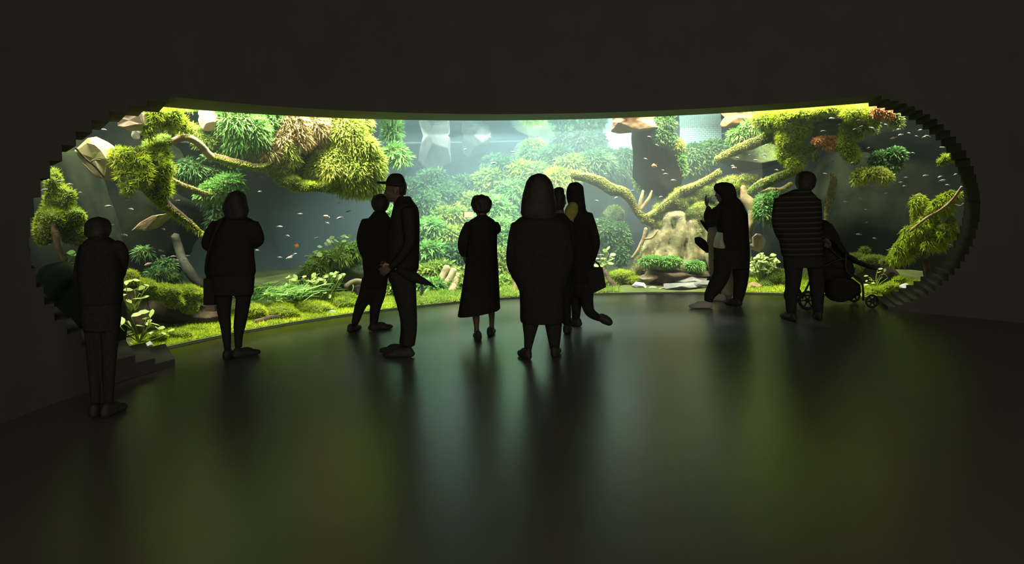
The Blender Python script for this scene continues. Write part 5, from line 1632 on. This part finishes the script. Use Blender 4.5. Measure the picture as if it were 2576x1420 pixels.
for dy in (-.24, .24):
    v, p = tube([pt(2128, 640, dy), pt(2128, 672, dy), pt(2136, 690, dy), pt(2160, 700, dy), pt(2170, 720, dy), pt(2172, 756, dy)], [.014] * 6, 8, 4)
    link('front_leg', Soup().add(v, p).mesh('front_leg', [m_plast], SB), t)
    v, p = tube([pt(2126, 650, dy), pt(2090, 662, dy), pt(2050, 690, dy), pt(2026, 732, dy), pt(2018, 752, dy)], [.013] * 5, 8, 4)
    link('rear_leg', Soup().add(v, p).mesh('rear_leg', [m_plast], SB), t)
    v, p = tube([pt(2122, 655, dy), pt(2090, 628, dy), pt(2062, 600, dy)], [.012] * 3, 8, 4)
    link('push_bar', Soup().add(v, p).mesh('push_bar', [m_plast], SB), t)
v, p = tube([pt(2062, 600, -.24), pt(2058, 597, -.1), pt(2058, 597, .1), pt(2062, 600, .24)], [.016] * 4, 8, 4)
link('handle', Soup().add(v, p).mesh('handle', [m_plast], SB), t)
v, p = tube([pt(2012, 746, -.26), pt(2012, 746, .26)], [.012] * 2, 8, 1)
link('axle', Soup().add(v, p).mesh('axle', [m_plast], SB), t)
v, p = tube([pt(2005, 743), pt(2040, 743), pt(2076, 742)], [.012] * 3, 8, 1)
link('cross_bar', Soup().add(v, p).mesh('cross_bar', [m_plast], SB), t)


def wheel(px, dy, r):
    c = Z0(px) + (0, dy, r)
    S = Soup()
    a_ = np.linspace(0, 2 * np.pi, 25)
    P = [c + (r * .84 * math.cos(x), 0, r * .84 * math.sin(x)) for x in a_]
    S.add(*tube(P, [r * .16] * 25, 8, 1, 0, .0))
    w_ = link('wheel', S.mesh('wheel', [m_plast], SB), t)
    S = Soup()
    for x in np.linspace(0, np.pi, 4)[:3]:
        dv = np.array((math.cos(x), 0, math.sin(x))) * r * .8
        S.add(*tube([c - dv, c + dv], [.009] * 2, 6, 1))
    S.add(*ellipsoid(c, (.03, .03, .03), None, 2))
    h = bpy.data.objects.new('hub', S.mesh('hub', [m_shoe], SB))
    COL.objects.link(h)
    h.parent = w_


for dy in (-.24, .24):
    wheel(2172, dy, .085)
    wheel(2014, dy, .12)

# dark child-sized visitor at the far left
Y = 5.55
person('small person almost lost in the dark before the far left end of the tank', 255, Y, (246, 580, 0), (0.4, 1), hk=.78,
       torso=[(594, 234, 262, .13), (602, 222, 278, .18), (612, 212, 290, .21), (630, 205, 298, .24), (660, 202, 302, .25), (695, 202, 304, .26), (735, 206, 304, .27), (765, 208, 302, .27)],
       hips=[(755, 210, 300, .25), (800, 211, 299, .25), (830, 215, 296, .22)],
       legs=[[(234, 810, 23, 0), (236, 870, 19, 0), (238, 940, 15, 0), (240, 1000, 12, 0), (240, 1026, 10, 0)], [(277, 810, 23, 0), (276, 870, 19, 0), (274, 940, 15, 0), (273, 1000, 12, 0), (273, 1026, 10, 0)]],
       arms=[[(214, 620, 14, 0), (203, 660, 14, 0), (198, 700, 12, 0), (204, 738, 10, .06), (214, 752, 7, .12)], [(288, 616, 15, 0), (303, 625, 15, .02), (312, 650, 12, .06), (306, 690, 10, .12), (298, 710, 7, .2)]],
       hands=[(0, (0, 1, 0), -1, .6), (1, (0, 1, 0), 1, .6)],
       hair=[(547, 240, 252, .05, -.01), (549, 233, 259, .10, -.01), (553, 226, 266, .14, -.01), (560, 220, 272, .17, -.01), (570, 217, 275, .18, -.015), (582, 217, 275, .18, -.02), (592, 220, 271, .16, -.03), (600, 227, 266, .12, -.035), (607, 232, 261, .09, -.04)],
       shoes=[(238, 0, -.2, .23), (276, 0, .2, .23)], top=('jacket', m_black), low=('trousers', m_char))
